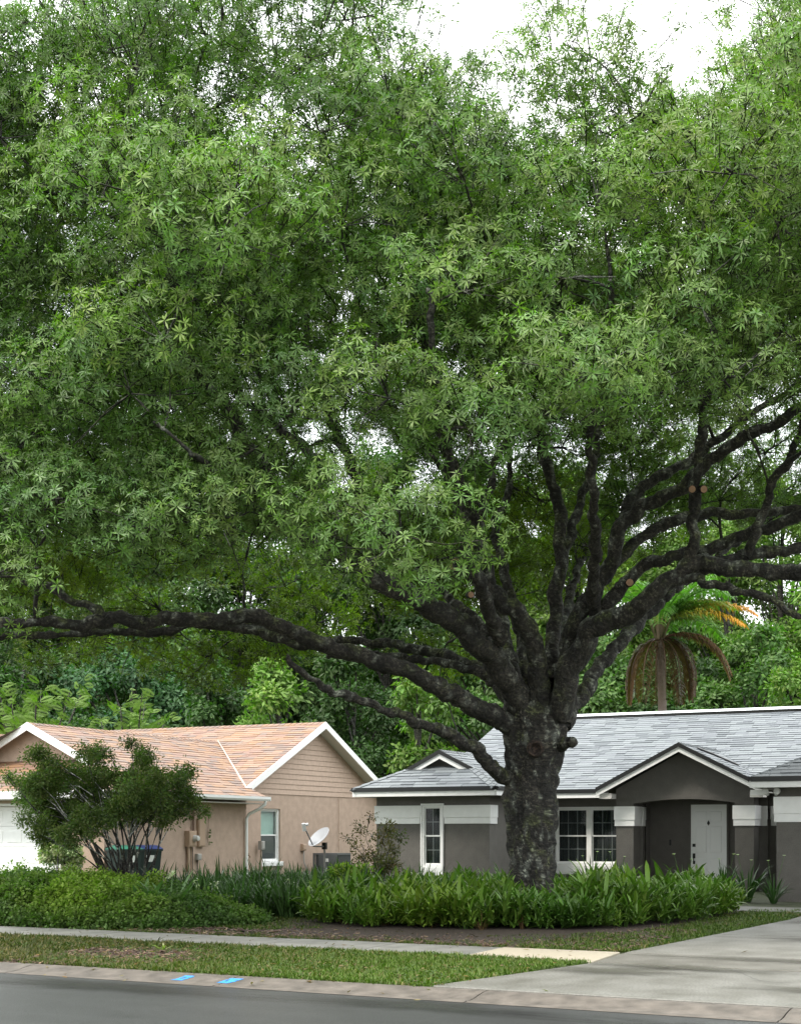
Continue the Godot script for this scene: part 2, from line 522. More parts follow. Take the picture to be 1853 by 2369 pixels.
func wall(b: MB, w: float, y0: float, y1: float, thick: float, holes: Array) -> void:   # in b.xf: x 0..w, outer face at z = 0
	var xs := [0.0, w]
	var ys := [y0, y1]
	for h in holes:
		for k in 2:
			if not xs.has(h[k]): xs.append(h[k])
			if not ys.has(h[k + 2]): ys.append(h[k + 2])
	xs.sort(); ys.sort()
	for i in xs.size() - 1:
		for j in ys.size() - 1:
			var mx: float = (xs[i] + xs[i + 1]) / 2; var my: float = (ys[j] + ys[j + 1]) / 2
			var open := false
			for h in holes: open = open or (mx > h[0] and mx < h[1] and my > h[2] and my < h[3])
			if open: continue
			b.quad(Vector3(xs[i], ys[j], 0), Vector3(xs[i + 1], ys[j], 0), Vector3(xs[i + 1], ys[j + 1], 0), Vector3(xs[i], ys[j + 1], 0))
			b.quad(Vector3(xs[i + 1], ys[j], -thick), Vector3(xs[i], ys[j], -thick), Vector3(xs[i], ys[j + 1], -thick), Vector3(xs[i + 1], ys[j + 1], -thick))
	for h in holes:
		var z := -thick
		b.quad(Vector3(h[0], h[2], 0), Vector3(h[0], h[2], z), Vector3(h[0], h[3], z), Vector3(h[0], h[3], 0))
		b.quad(Vector3(h[1], h[2], z), Vector3(h[1], h[2], 0), Vector3(h[1], h[3], 0), Vector3(h[1], h[3], z))
		b.quad(Vector3(h[0], h[3], 0), Vector3(h[0], h[3], z), Vector3(h[1], h[3], z), Vector3(h[1], h[3], 0))
		b.quad(Vector3(h[0], h[2], z), Vector3(h[0], h[2], 0), Vector3(h[1], h[2], 0), Vector3(h[1], h[2], z))
	b.quad(Vector3(0, y0, -thick), Vector3(0, y0, 0), Vector3(0, y1, 0), Vector3(0, y1, -thick))
	b.quad(Vector3(w, y0, 0), Vector3(w, y0, -thick), Vector3(w, y1, -thick), Vector3(w, y1, 0))
	b.quad(Vector3(0, y1, 0), Vector3(w, y1, 0), Vector3(w, y1, -thick), Vector3(0, y1, -thick))

func sash_window(house: Node3D, f: Transform3D, w: float, h: float, cols: int, rows: int, border: float, proud: float, covering: Material, cover_top := 0.0) -> void:
	# f: lower corner of the opening. Frame with two sashes; panes, bars and blind are its pieces
	var b := mb(f)
	var z0 := proud - 0.11
	b.bev(-0.0, border, 0, h, z0, proud, 0.006); b.bev(w - border, w, 0, h, z0, proud, 0.006)
	b.bev(border, w - border, h - border, h, z0, proud - 0.003, 0.006); b.bev(border, w - border, 0, border, z0, proud - 0.003, 0.006)
	var fr := part("window", b, M.white, house)
	var iw := w - 2 * border; var ih := h - 2 * border
	var midy := border + ih * 0.5
	for s in 2:
		var y0 := border if s == 0 else midy - 0.015
		var y1 := midy + 0.015 if s == 0 else border + ih
		var zz := proud - 0.055 if s == 0 else proud - 0.035
		var t := 0.028
		b = mb(f)
		b.bx(border, border + t, y0, y1, zz - 0.03, zz); b.bx(w - border - t, w - border, y0, y1, zz - 0.03, zz)
		b.bx(border + t, w - border - t, y0, y0 + t + 0.008, zz - 0.03, zz - 0.002); b.bx(border + t, w - border - t, y1 - t, y1, zz - 0.03, zz - 0.002)
		part("sash", b, M.white, fr)
		b = mb(f)
		b.bx(border + t, w - border - t, y0 + t, y1 - t, zz - 0.019, zz - 0.013)
		part("pane", b, M.pane, fr)
		for c in range(1, cols):
			b = mb(f)
			var x := border + t + (iw - 2 * t) * c / cols
			b.bx(x - 0.009, x + 0.009, y0 + t + 0.008, y1 - t, zz - 0.028, zz - 0.021)
			part("glazing_bar", b, M.bar, fr)
		for r in range(1, rows):
			b = mb(f)
			var y := y0 + t + (y1 - y0 - 2 * t) * r / rows
			b.bx(border + t, w - border - t, y - 0.009, y + 0.009, zz - 0.03, zz - 0.0235)
			part("glazing_bar", b, M.bar, fr)
	b = mb(f)
	if covering == M.blind:
		var y := border + ih * (1.0 - cover_top)
		while y < border + ih:   # slats
			b.quad(Vector3(border, y, proud - 0.14), Vector3(w - border, y, proud - 0.14), Vector3(w - border, y + 0.024, proud - 0.155), Vector3(border, y + 0.024, proud - 0.155))
			y += 0.026
		part("blind", b, M.blind, fr)
		b = mb(f)
		b.bx(border, w - border, border, border + ih * 0.5, proud - 0.08, proud - 0.077)
		part("insect_screen", b, M.screen, fr)
	else:
		var k := int(iw / 0.03)
		for i in k:
			var x0 := border + iw * i / k; var x1 := border + iw * (i + 1) / k
			var za := proud - 0.22 + 0.03 * sin(i * 1.9) + 0.012 * sin(i * 5.1); var zb := proud - 0.22 + 0.03 * sin((i + 1) * 1.9) + 0.012 * sin((i + 1) * 5.1)
			b.quad(Vector3(x0, 0, za), Vector3(x1, 0, zb), Vector3(x1, h, zb), Vector3(x0, h, za))
		part("curtain", b, covering, fr)

# shingled slopes: each tab has its own butt edge and tilt
var tabs := []
var loose := {}

func slope(o: Vector3, e: Vector3, s: Vector3, poly: PackedVector2Array, palette: Array, mesh: MB, expo := 0.165) -> void:
	var up := e.cross(s).normalized()
	if up.y < 0: up = -up
	var lo := Vector2(1e9, 1e9); var hi := Vector2(-1e9, -1e9)
	for p in poly:
		lo = lo.min(p); hi = hi.max(p)
	var y := lo.y
	var flip := e.cross(up).dot(s) < 0
	while y < hi.y:
		var x := lo.x - rng.randf() * 0.4
		while x < hi.x:
			var wi := rng.randi() % 4
			var w: float = [0.24, 0.34, 0.46, 0.6][wi]
			var th: float = 0.011 + 0.009 * float(rng.randi() % 2)
			var ci := rng.randi() % palette.size()
			var r := PackedVector2Array([Vector2(x, y), Vector2(x + w - 0.004, y), Vector2(x + w - 0.004, y + expo + 0.03), Vector2(x, y + expo + 0.03)])
			var got := Geometry2D.intersect_polygons(r, poly)
			if got.size() == 1 and got[0].size() == 4 and absf(_area(got[0]) - _area(r)) < 1e-4:
				var base := o + e * (x + (w if flip else 0.0)) + s * y
				tabs.append([Transform3D(Basis(-e if flip else e, up, s), base), wi, ci, th, (base + Vector3(0, -EYE, 0)).length(), mesh])
			else:
				for g in got:
					_tab(mesh, o, e, s, up, g, y, th, expo, palette[ci])
			x += w
		y += expo

func _area(p: PackedVector2Array) -> float:
	var a := 0.0
	for i in p.size(): a += p[i].cross(p[(i + 1) % p.size()])
	return absf(a) / 2

func _tab(m: MB, o: Vector3, e: Vector3, s: Vector3, up: Vector3, g: PackedVector2Array, y: float, th: float, expo: float, c: Color) -> void:
	m.col = c
	var top := []
	var bot := []
	for p in g:
		var h := lerpf(th, 0.002, clampf((p.y - y) / (expo + 0.03), 0, 1))
		top.append(o + e * p.x + s * p.y + up * h); bot.append(o + e * p.x + s * p.y - up * 0.002)
	var k := top.size()
	var ccw: bool = (top[1] - top[0]).cross(top[2] - top[1]).dot(up) > 0
	for i in range(1, k - 1):
		if ccw: m.tri(top[0], top[i], top[i + 1])
		else: m.tri(top[0], top[i + 1], top[i])
	for i in k:
		var j := (i + 1) % k
		if ccw: m.quad(bot[i], bot[j], top[j], top[i])
		else: m.quad(bot[j], bot[i], top[i], top[j])

func lay_tabs(roof: Node3D, mesh: MB, palette: Array, most := 290, expo := 0.165) -> void:   # the nearest whole tabs are pieces of their own, the rest one mesh
	tabs.sort_custom(func(a, b): return a[4] < b[4])
	var shapes := {}
	var mats := []
	for c: Color in palette: mats.append(tri_map(mat(c, 0.6), 0.3, tex_tab))
	for i in tabs.size():
		var t: Array = tabs[i]
		var w: float = [0.24, 0.34, 0.46, 0.6][t[1]]
		var g := PackedVector2Array([Vector2(0, 0), Vector2(w - 0.004, 0), Vector2(w - 0.004, expo + 0.03), Vector2(0, expo + 0.03)])
		if i < most:
			var key := "%d %.3f" % [t[1], t[3]]
			if not shapes.has(key):
				var b := mb()
				_tab(b, Vector3.ZERO, Vector3.RIGHT, Vector3(0, 0, 1), Vector3.UP, g, 0.0, t[3], expo, Color.WHITE)
				shapes[key] = b.done()
			var o := part("shingle", shapes[key], mats[t[2]], roof)
			o.transform = t[0]
		else:
			var x: Transform3D = t[0]
			_tab(mesh, x.origin, x.basis.x, x.basis.z, x.basis.y, g, 0.0, t[3], expo, palette[t[2]])
	part("shingle_courses", mesh, M.shingle, roof, "stuff")
	tabs.clear()

var tex_tab: ImageTexture

func plane(a: Vector3, along: Vector3, upto: Vector3) -> Array:   # origin, unit along the eave, unit up the slope
	var e := along.normalized()
	var d := upto - a
	return [a, e, (d - e * d.dot(e)).normalized()]

func on(pl: Array, p: Vector3) -> Vector2:
	return Vector2((p - pl[0]).dot(pl[1]), (p - pl[0]).dot(pl[2]))

func shingle_face(eave_a: Vector3, eave_b: Vector3, top: Vector3, outline: Array, palette: Array, mesh: MB, deck: MB) -> void:
	var pl := plane(eave_a, eave_b - eave_a, top)
	var poly := PackedVector2Array()
	for p in outline: poly.append(on(pl, p))
	slope(pl[0], pl[1], pl[2], poly, palette, mesh)
	var up: Vector3 = pl[1].cross(pl[2])
	if up.y < 0: up = -up
	var q := []
	for p: Vector3 in outline: q.append(p - up * 0.004)
	var ix := Geometry2D.triangulate_polygon(poly)
	for i in range(0, ix.size(), 3):
		deck.tri(q[ix[i]], q[ix[i + 1]], q[ix[i + 2]])
		var d := -up * 0.03
		deck.tri(q[ix[i]] + d, q[ix[i + 2]] + d, q[ix[i + 1]] + d)

func caps(a: Vector3, b: Vector3, side1: Vector3, side2: Vector3, palette: Array, mesh: MB) -> void:   # overlapping ridge or hip tabs; sides point down each slope
	var n := maxi(1, int(a.distance_to(b) / 0.2))
	var t := (b - a).normalized()
	for i in n:
		mesh.col = palette[rng.randi() % palette.size()] * 0.95
		var p := a + (b - a) * i / n; var q := a + (b - a) * (float(i + 1) / n) + t * 0.03
		var up := Vector3(0, 0.028, 0); var up2 := Vector3(0, 0.014, 0)
		var s1 := side1 * 0.14; var s2 := side2 * 0.14
		mesh.quad(p + up + s1, q + up2 + s1, q + up2, p + up); mesh.quad(p + up, q + up2, q + up2 + s2, p + up + s2)
		mesh.tri(p + s1 - up * 0.2, p + s1 + up, p + up); mesh.tri(p + up, p + s2 + up, p + s2 - up * 0.2)
		mesh.quad(p + s1 - up * 0.3, q + s1 - up * 0.3, q + s1 + up2, p + s1 + up); mesh.quad(p + s2 + up, q + s2 + up2, q + s2 - up * 0.3, p + s2 - up * 0.3)

func beam(b: MB, p: Vector3, q: Vector3, across: Vector3, h: float, w: float) -> void:   # a board from p to q: its top edge on p..q, hanging h, w thick along across
	var d := Vector3(0, -h, 0)
	var a := across.normalized() * w
	var c := [p, q, q + d, p + d]
	var e := [p + a, q + a, q + d + a, p + d + a]
	b.quad(c[0], c[1], c[2], c[3]); b.quad(e[1], e[0], e[3], e[2])
	for i in 4: b.quad(c[i], e[i], e[(i + 1) % 4], c[(i + 1) % 4])

func tan_house() -> void:
	var hs := thing("tan_house", "tan stucco house with peach shingle roof and white garage door", "house", V(-27, 0.3, 36))
	var at0 := Transform3D(Basis.IDENTITY, -hs.position)
	# walls: garage wing and main block
	var b := mb(at0 * frame_at(V(-29.4, 0, 30.1)))
	wall(b, 6.4, 0.15, 2.62, 0.2, [[0.12, 5.1, 0.15, 2.36]])
	part("wall", b, M.tan, hs)
	b = mb(at0 * frame_at(V(-23.0, 0, 30.3), true))
	wall(b, 6.2, 0.15, 2.62, 0.2, [])
	part("wall", b, M.tan, hs)
	b = mb(at0 * frame_at(V(-23.4, 0, 36.2), true))
	wall(b, 9.3, 0.15, 2.86, 0.2, [[1.72, 2.8, 0.86, 2.41]])
	part("wall", b, M.tan, hs)
	b = mb(at0)
	b.quad(V(-38, 0, 36.3), V(-29.4, 0, 36.3), V(-29.4, 2.7, 36.3), V(-38, 2.7, 36.3))
	b.quad(V(-29.4, 0, 36.3), V(-29.4, 0, 30.2), V(-29.4, 2.62, 30.2), V(-29.4, 2.62, 36.3))
	b.quad(V(-23.4, 0, 45.6), V(-38, 0, 45.6), V(-38, 2.7, 45.6), V(-23.4, 2.7, 45.6))
	b.quad(V(-38, 0, 45.6), V(-38, 0, 36.3), V(-38, 2.7, 36.3), V(-38, 2.7, 45.6))
	part("wall", b, M.tan, hs)
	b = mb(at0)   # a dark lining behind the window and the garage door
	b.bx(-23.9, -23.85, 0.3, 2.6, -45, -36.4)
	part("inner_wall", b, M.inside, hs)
	# gable boards of the end wall
	var gb := mb(at0 * frame_at(V(-23.4, 0, 41.0), true))
	gb.prism([Vector2(-4.55, 2.86), Vector2(4.55, 2.86), Vector2(0, 4.98)], -0.2, -0.03)
	var gable := part("gable_wall", gb, M.siding, hs)
	var y := 2.84
	while y < 4.95:
		var hw0 := (4.98 - y) / 2.12 * 4.55 ; var hw1 := maxf(0.02, (4.98 - y - 0.16) / 2.12 * 4.55)
		b = mb(at0 * frame_at(V(-23.4, 0, 41.0), true))
		var z0 := 0.022; var z1 := 0.002
		b.quad(Vector3(-hw0, y, z0), Vector3(hw0, y, z0), Vector3(hw1, y + 0.16, z1), Vector3(-hw1, y + 0.16, z1))
		b.quad(Vector3(-hw0, y, -0.02), Vector3(hw0, y, -0.02), Vector3(hw0, y, z0), Vector3(-hw0, y, z0))
		part("siding_plank", b, M.siding, gable)
		y += 0.155
	b = mb(at0 * frame_at(V(-26.1, 0, 31.27)))
	b.prism([Vector2(-1.95, 3.5), Vector2(1.95, 3.5), Vector2(0, 4.45)], -0.15, 0)
	part("gable_wall", b, M.tan, hs)
	# garage door of four rows of pressed panels
	b = mb(at0 * frame_at(V(-29.25, 0.3, 30.25)))
	b.bx(0, 4.92, 0, 2.06, -0.05, 0)
	var gd := part("garage_door", b, M.white, hs)
	for r in 4:
		b = mb(at0 * frame_at(V(-29.25, 0.3, 30.25)))
		b.bev(0, 4.92, r * 0.515 + 0.004, r * 0.515 + 0.511, 0.0, 0.022, 0.008)
		part("door_section", b, M.white, gd)
		for c in 8:
			b = mb(at0 * frame_at(V(-29.25, 0.3, 30.25)))
			b.bev(c * 0.61 + 0.09, c * 0.61 + 0.56, r * 0.515 + 0.11, r * 0.515 + 0.41, 0.02, 0.032, 0.011)
			part("door_panel", b, M.white, gd)
	b = mb(at0)
	b.bx(-24.36, -24.3, 0.2, 2.42, -30.1, -30.075); b.bx(-29.4, -24.3, 2.36, 2.42, -30.1, -30.077)
	part("door_trim", b, M.white, hs)
	# window of the end wall
	sash_window(hs, at0 * frame_at(V(-23.4, 0.86, 37.92), true), 1.08, 1.55, 1, 1, 0.05, -0.05, M.blind, 0.5)
	b = mb(at0 * frame_at(V(-23.4, 0.86, 37.92), true))
	b.bev(-0.06, 1.16, -0.13, 0.0, -0.08, 0.07, 0.012)
	part("window_sill", b, M.white, hs)
	# roof
	var pal := [Color(0.25, 0.138, 0.083), Color(0.28, 0.17, 0.108), Color(0.235, 0.135, 0.096), Color(0.2, 0.135, 0.105), Color(0.275, 0.152, 0.08), Color(0.185, 0.125, 0.1), Color(0.26, 0.16, 0.108)]
	for i in pal.size(): pal[i] = pal[i] * 0.92
	var mesh := mb(at0); var deck := mb(at0)
	var fl := V(-37, 2.77, 36.1); var fr := V(-23.0, 2.77, 36.1); var rr := V(-23.0, 5.07, 41.0); var rl := V(-37, 5.07, 41.0)
	var vt := V(-26.1, 4.5, 39.79); var vb := V(-23.0, 2.95, 36.48)
	shingle_face(fl, fr, rr, [vb, rr, rl, V(-37, 4.5, 39.79), vt], pal, mesh, deck)
	shingle_face(fl, fr, rr, [V(-37, 4.5, 39.79), fl, V(-29.2, 2.77, 36.1), vt], pal, mesh, deck)
	deck.quad(rr, V(-23.0, 2.77, 45.9), V(-37, 2.77, 45.9), rl)
	var wa := V(-22.5, 2.70, 29.6); var wb := V(-22.5, 2.70, 36.75)
	shingle_face(wa, wb, V(-26.1, 4.5, 31.0), [wa, wb, V(-22.98, 2.94, 36.72), vb, vt, V(-26.1, 4.5, 30.98), V(-23.9, 3.4, 30.98)], pal, mesh, deck)
	shingle_face(V(-29.7, 2.70, 29.6), wa, V(-26.1, 3.55, 31.3), [V(-29.7, 2.70, 29.6), wa, V(-24.2, 3.55, 31.3), V(-28.0, 3.55, 31.3)], pal, mesh, deck)
	deck.quad(V(-29.7, 2.70, 36.5), V(-29.7, 2.70, 29.6), V(-26.1, 4.5, 31.0), vt)
	caps(rr, rl, Vector3(0, -0.469, 1).normalized(), Vector3(0, -0.469, -1).normalized(), pal, mesh)
	caps(V(-26.1, 4.5, 30.98), vt, Vector3(1, -0.5, 0).normalized(), Vector3(-1, -0.5, 0).normalized(), pal, mesh)
	caps(wa, V(-24.2, 3.55, 31.3), Vector3(0.3, -0.45, 0.9).normalized(), Vector3(0.9, -0.45, -0.3).normalized(), pal, mesh)
	var roof := part("roof", deck, M.deck, hs)
	# place shingles in the house's own frame
	for t in tabs: t[0] = at0 * (t[0] as Transform3D)
	_lay(roof, mesh, pal)
	b = mb(at0)   # valley metal
	var pv := vb + Vector3(0, 0.022, 0); var qv := vt + Vector3(0, 0.022, 0)
	b.quad(pv + Vector3(-0.035, 0, 0.0), pv + Vector3(0.035, 0.02, 0), qv + Vector3(0.02, 0.03, 0), qv + Vector3(-0.02, 0.03, 0))
	part("roof_valley", b, mat(Color(0.36, 0.27, 0.22), 0.6), roof)
	# rakes, fascias, soffits, gutter
	b = mb(at0)
	var o := Vector3(0, 0.02, 0)
	beam(b, fr + o, rr + o, Vector3(1, 0, 0), 0.2, 0.035); beam(b, rr + o, V(-23.0, 2.77, 45.9) + o, Vector3(1, 0, 0), 0.2, 0.035)
	part("rake_board", b, M.white, hs)
	b = mb(at0)
	b.quad(fr - o * 7, V(-23.4, 2.77, 36.1) - o * 7, V(-23.4, 5.07, 41.0) - o * 7, rr - o * 7)
	b.quad(rr - o * 7, V(-23.4, 5.07, 41.0) - o * 7, V(-23.4, 2.77, 45.9) - o * 7, V(-23.0, 2.77, 45.9) - o * 7)
	part("soffit", b, M.soffit, hs)
	b = mb(at0)
	beam(b, V(-26.1, 4.52, 30.98), V(-23.9, 3.42, 30.98), Vector3(0, 0, 1), 0.2, 0.035); beam(b, V(-28.3, 3.42, 30.98), V(-26.1, 4.52, 30.98), Vector3(0, 0, 1), 0.2, 0.035)
	part("rake_board", b, M.white, hs)
	b = mb(at0)
	beam(b, V(-29.7, 2.71, 29.59), V(-22.5, 2.71, 29.59), Vector3(0, 0, 1), 0.19, 0.03)
	part("fascia", b, M.white, hs)
	b = mb(at0)
	b.bx(-29.7, -22.53, 2.5, 2.52, -36.7, -29.6)
	part("soffit", b, M.soffit, hs)
	b = mb(at0)   # eaves gutter along the wing, an open trough
	var gx := [Vector2(0.0, 0.0), Vector2(0.0, -0.12), Vector2(0.09, -0.12), Vector2(0.125, -0.07), Vector2(0.13, 0.0), Vector2(0.118, 0.0), Vector2(0.112, -0.06), Vector2(0.085, -0.108), Vector2(0.012, -0.108), Vector2(0.012, 0.0)]
	for i in gx.size():
		var p: Vector2 = gx[i]; var q: Vector2 = gx[(i + 1) % gx.size()]
		b.quad(V(-22.5 + p.x, 2.7 + p.y, 29.6), V(-22.5 + q.x, 2.7 + q.y, 29.6), V(-22.5 + q.x, 2.7 + q.y, 36.78), V(-22.5 + p.x, 2.7 + p.y, 36.78))
	b.bx(-22.5, -22.37, 2.58, 2.7, -36.79, -36.77)
	part("gutter", b, M.gutter, hs)
	b = mb(at0)
	var path := PackedVector3Array([V(-22.44, 2.58, 36.6), V(-22.44, 2.5, 36.6), V(-22.58, 2.36, 36.5), V(-22.86, 2.22, 36.42), V(-22.93, 2.1, 36.4), V(-22.93, 0.5, 36.4), V(-22.88, 0.35, 36.38)])
	b.tube(path, PackedFloat32Array([0.045, 0.045, 0.045, 0.045, 0.045, 0.045, 0.045]), 8)
	part("downspout", b, M.gutter, hs)

func _lay(roof: Node3D, mesh: MB, pal: Array) -> void:
	var keep := mesh.xf
	mesh.xf = Transform3D()
	lay_tabs(roof, mesh, pal)
	mesh.xf = keep

func band(b: MB, x0: float, x1: float, z: float, y0: float, y1: float) -> void:   # two-step white band on a front wall
	var s := y0 + (y1 - y0) * 0.33
	b.bev(x0, x1, s, y1, z, z + 0.05, 0.008); b.bev(x0 + 0.012, x1 - 0.012, y0, s, z, z + 0.034, 0.008)

func grey_house() -> void:
	var hs := thing("grey_house", "dark grey stucco house with white trim and pale grey shingle roof", "house", V(-10, 0.32, 38))
	var at0 := Transform3D(Basis.IDENTITY, -hs.position)
	var b := mb(at0 * frame_at(V(-17.2, 0, 33.2)))   # projecting wing
	wall(b, 2.97, 0.1, 2.62, 0.2, [[1.24, 1.76, 0.88, 2.34]])
	part("wall", b, M.grey, hs)
	b = mb(at0 * frame_at(V(-14.23, 0, 33.4), true))
	wall(b, 3.1, 0.1, 2.62, 0.2, [])
	part("wall", b, M.grey, hs)
	b = mb(at0 * frame_at(V(-14.23, 0, 36.5)))       # main front
	wall(b, 7.2, 0.1, 2.62, 0.2, [[0.4, 2.2, 0.88, 2.34], [2.75, 5.2, 0.3, 2.6], [6.0, 6.9, 0.88, 2.34]])
	part("wall", b, M.grey, hs)
	b = mb(at0)   # porch back wall and sides
	b.xf = at0 * frame_at(V(-11.5, 0, 36.85))
	wall(b, 2.55, 0.1, 2.7, 0.15, [[1.02, 1.98, 0.34, 2.42]])
	b.xf = at0
	b.bx(-11.6, -11.47, 0.1, 2.62, -36.84, -36.5); b.bx(-9.02, -8.9, 0.1, 2.62, -36.84, -36.5)
	part("wall", b, M.grey, hs)
	b = mb(at0 * frame_at(V(-6.9, 0, 30.4)))         # garage front
	wall(b, 6.2, 0.1, 2.62, 0.2, [[1.0, 5.9, 0.2, 2.3]])
	part("wall", b, M.grey, hs)
	b = mb(at0)
	b.bx(-5.95, -1.0, 0.25, 2.32, -30.6, -30.55)
	part("garage_door", b, M.white, hs)
	b = mb(at0)
	b.quad(V(-6.9, 0, 36.5), V(-6.9, 0, 30.4), V(-6.9, 2.62, 30.4), V(-6.9, 2.62, 36.5))
	b.quad(V(-0.7, 0, 30.4), V(-0.7, 0, 46.7), V(-0.7, 2.62, 46.7), V(-0.7, 2.62, 30.4))
	b.quad(V(-0.7, 0, 46.7), V(-17.2, 0, 46.7), V(-17.2, 2.62, 46.7), V(-0.7, 2.62, 46.7))
	b.quad(V(-17.2, 0, 46.7), V(-17.2, 0, 33.2), V(-17.2, 2.62, 33.2), V(-17.2, 2.62, 46.7))
	b.prism([Vector2(0, 0), Vector2(0.01, 0), Vector2(0.01, 0.01)], 0, 0.01)
	part("wall", b, M.grey, hs)
	b = mb(at0 * Transform3D(Basis(Vector3(0, 0, -1), Vector3.UP, Vector3(1, 0, 0)), V(-17.1, 0, 41.5)))
	b.prism([Vector2(-5.3, 2.6), Vector2(5.3, 2.6), Vector2(0, 4.8)], -0.1, 0)
	part("gable_wall", b, M.grey, hs)
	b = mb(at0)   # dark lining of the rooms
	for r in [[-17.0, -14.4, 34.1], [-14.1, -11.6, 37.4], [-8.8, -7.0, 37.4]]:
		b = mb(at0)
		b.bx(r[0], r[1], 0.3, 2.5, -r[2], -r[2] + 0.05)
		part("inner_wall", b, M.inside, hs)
	# porch front: two pillars under a gable with a shallow arch
	for u in [[-11.9, -11.47], [-9.02, -8.58]]:
		b = mb(at0)
		b.bx(u[0], u[1], 0.1, 2.4, -36.0, -35.5)
		var pl := part("pillar", b, M.grey, hs)
		b = mb(at0)
		for t in [[0.045, 2.0, 2.32], [0.03, 1.85, 2.0]]:
			b.bx(u[0] - t[0], u[1] + t[0], t[1], t[2], -36.0 - t[0], -35.5 + t[0])
		part("pillar_capital", b, M.white, pl)
	for u in [[-12.0, -11.47, 1], [-9.02, -8.45, 0]]:   # half-piers where the porch meets the wall
		b = mb(at0)
		b.bx(u[0] + 0.03, u[1] - 0.03 if u[2] else u[1], 0.1, 2.6, -36.6, -36.34)
		var pl := part("pier", b, M.grey, hs)
		b = mb(at0)
		for t in [[0.03, 2.0, 2.32], [0.018, 1.85, 2.0]]:
			b.bx(u[0] + 0.03 - t[0], u[1] + t[0] - 0.03, t[1], t[2], -36.58, -36.34 + t[0])
		part("pier_capital", b, M.white, pl)
	b = mb(at0)
	var cx := -10.24
	var arch := []
	for i in 17:
		var x := lerpf(-11.47, -9.02, i / 16.0)
		arch.append(Vector2(x, 2.385 + 0.1 * (1.0 - pow((x - cx) / 1.225, 2))))
	for i in 16:
		var p: Vector2 = arch[i]; var q: Vector2 = arch[i + 1]
		var ty0 := 3.62 - absf(p.x - cx) * 0.53; var ty1 := 3.62 - absf(q.x - cx) * 0.53
		b.quad(V(p.x, p.y, 35.5), V(q.x, q.y, 35.5), V(q.x, ty1, 35.5), V(p.x, ty0, 35.5))
		b.quad(V(q.x, q.y, 35.98), V(p.x, p.y, 35.98), V(p.x, ty0, 35.98), V(q.x, ty1, 35.98))
		b.quad(V(p.x, p.y, 35.98), V(q.x, q.y, 35.98), V(q.x, q.y, 35.5), V(p.x, p.y, 35.5))
	for u in [[-11.9, -11.47], [-9.02, -8.58]]:
		b.quad(V(u[0], 2.4, 35.5), V(u[1], 2.4, 35.5), V(u[1], 3.62 - absf(u[1] - cx) * 0.53, 35.5), V(u[0], 3.62 - absf(u[0] - cx) * 0.53, 35.5))
		b.bx(u[0], u[1], 2.4, 2.6, -35.98, -35.502)
	part("gable_wall", b, M.grey, hs)
	b = mb(at0)
	b.bx(-11.9, -8.58, 2.6, 2.64, -37.0, -35.95)
	part("porch_ceiling", b, M.soffit, hs)
	b = mb(at0)
	b.bx(-11.9, -8.58, 0.1, 0.34, -36.86, -35.3)
	part("porch_floor", b, M.walk, hs)
	# front door: six pressed panels
	var df := at0 * frame_at(V(-10.44, 0.345, 36.83))
	b = mb(df)
	b.bx(0, 0.88, 0, 2.03, -0.045, 0)
	var dr := part("front_door", b, M.door, hs)
	for r in [[0.16, 0.72], [0.86, 1.5], [1.62, 1.86]]:
		for c in [[0.12, 0.40], [0.48, 0.76]]:
			b = mb(df)
			b.bev(c[0], c[1], r[0], r[1], -0.002, 0.014, 0.013)
			part("door_panel", b, M.door, dr)
	b = mb(df)
	b.bx(0.045, 0.115, 1.0, 1.075, 0, 0.025); b.bx(0.05, 0.11, 0.72, 0.84, 0, 0.02); b.bx(0.055, 0.105, 0.58, 0.66, 0, 0.02)
	b.tube(PackedVector3Array([Vector3(0.08, 0.82, 0.01), Vector3(0.085, 0.78, 0.06), Vector3(0.085, 0.66, 0.06), Vector3(0.08, 0.62, 0.01)]), PackedFloat32Array([0.01, 0.011, 0.011, 0.01]), 6)
	part("handle", b, M.iron, dr)
	b = mb(df)
	b.prism([Vector2(0.44, 1.52), Vector2(0.475, 1.575), Vector2(0.44, 1.645), Vector2(0.405, 1.575)], 0, 0.03)
	part("knocker", b, M.iron, dr)
	b = mb(df)
	b.bev(-0.06, -0.004, 0, 2.09, -0.06, 0.02, 0.005); b.bev(0.884, 0.94, 0, 2.09, -0.06, 0.02, 0.005); b.bev(-0.004, 0.884, 2.034, 2.09, -0.06, 0.018, 0.005)
	part("door_frame", b, M.white if false else M.grey, hs)
	b = mb(df)
	b.bx(-0.004, 0.884, -0.03, -0.004, -0.06, 0.03)
	part("door_threshold", b, M.iron, hs)
	b = mb(at0)
	b.bx(-10.98, -10.93, 1.38, 1.52, -36.85, -36.825)
	part("doorbell", b, M.iron, hs)
	# windows
	sash_window(hs, at0 * frame_at(V(-15.96, 0.88, 33.2)), 0.52, 1.46, 2, 2, 0.045, 0.03, M.curtain)
	for u in [-13.83, -12.93]:
		sash_window(hs, at0 * frame_at(V(u, 0.88, 36.5)), 0.9, 1.46, 3, 2, 0.06, 0.03, M.curtain)
	sash_window(hs, at0 * frame_at(V(-8.23, 0.88, 36.5)), 0.9, 1.46, 3, 2, 0.06, 0.03, M.curtain)
	for u in [[-15.99, -15.41, 33.2], [-13.86, -12.0, 36.5], [-8.26, -7.3, 36.5]]:
		b = mb(at0)
		b.bev(u[0], u[1], 0.65, 0.878, -u[2], -u[2] + 0.05, 0.01)
		part("window_apron", b, M.white, hs)
	b = mb(at0)
	b.bev(-16.0, -15.4, 2.342, 2.385, -33.2, -33.16, 0.006); b.bev(-16.0, -15.962, 0.88, 2.342, -33.2, -33.15, 0.006); b.bev(-15.438, -15.4, 0.88, 2.342, -33.2, -33.15, 0.006)
	part("window_trim", b, M.white, hs)
	# white bands
	b = mb(at0)
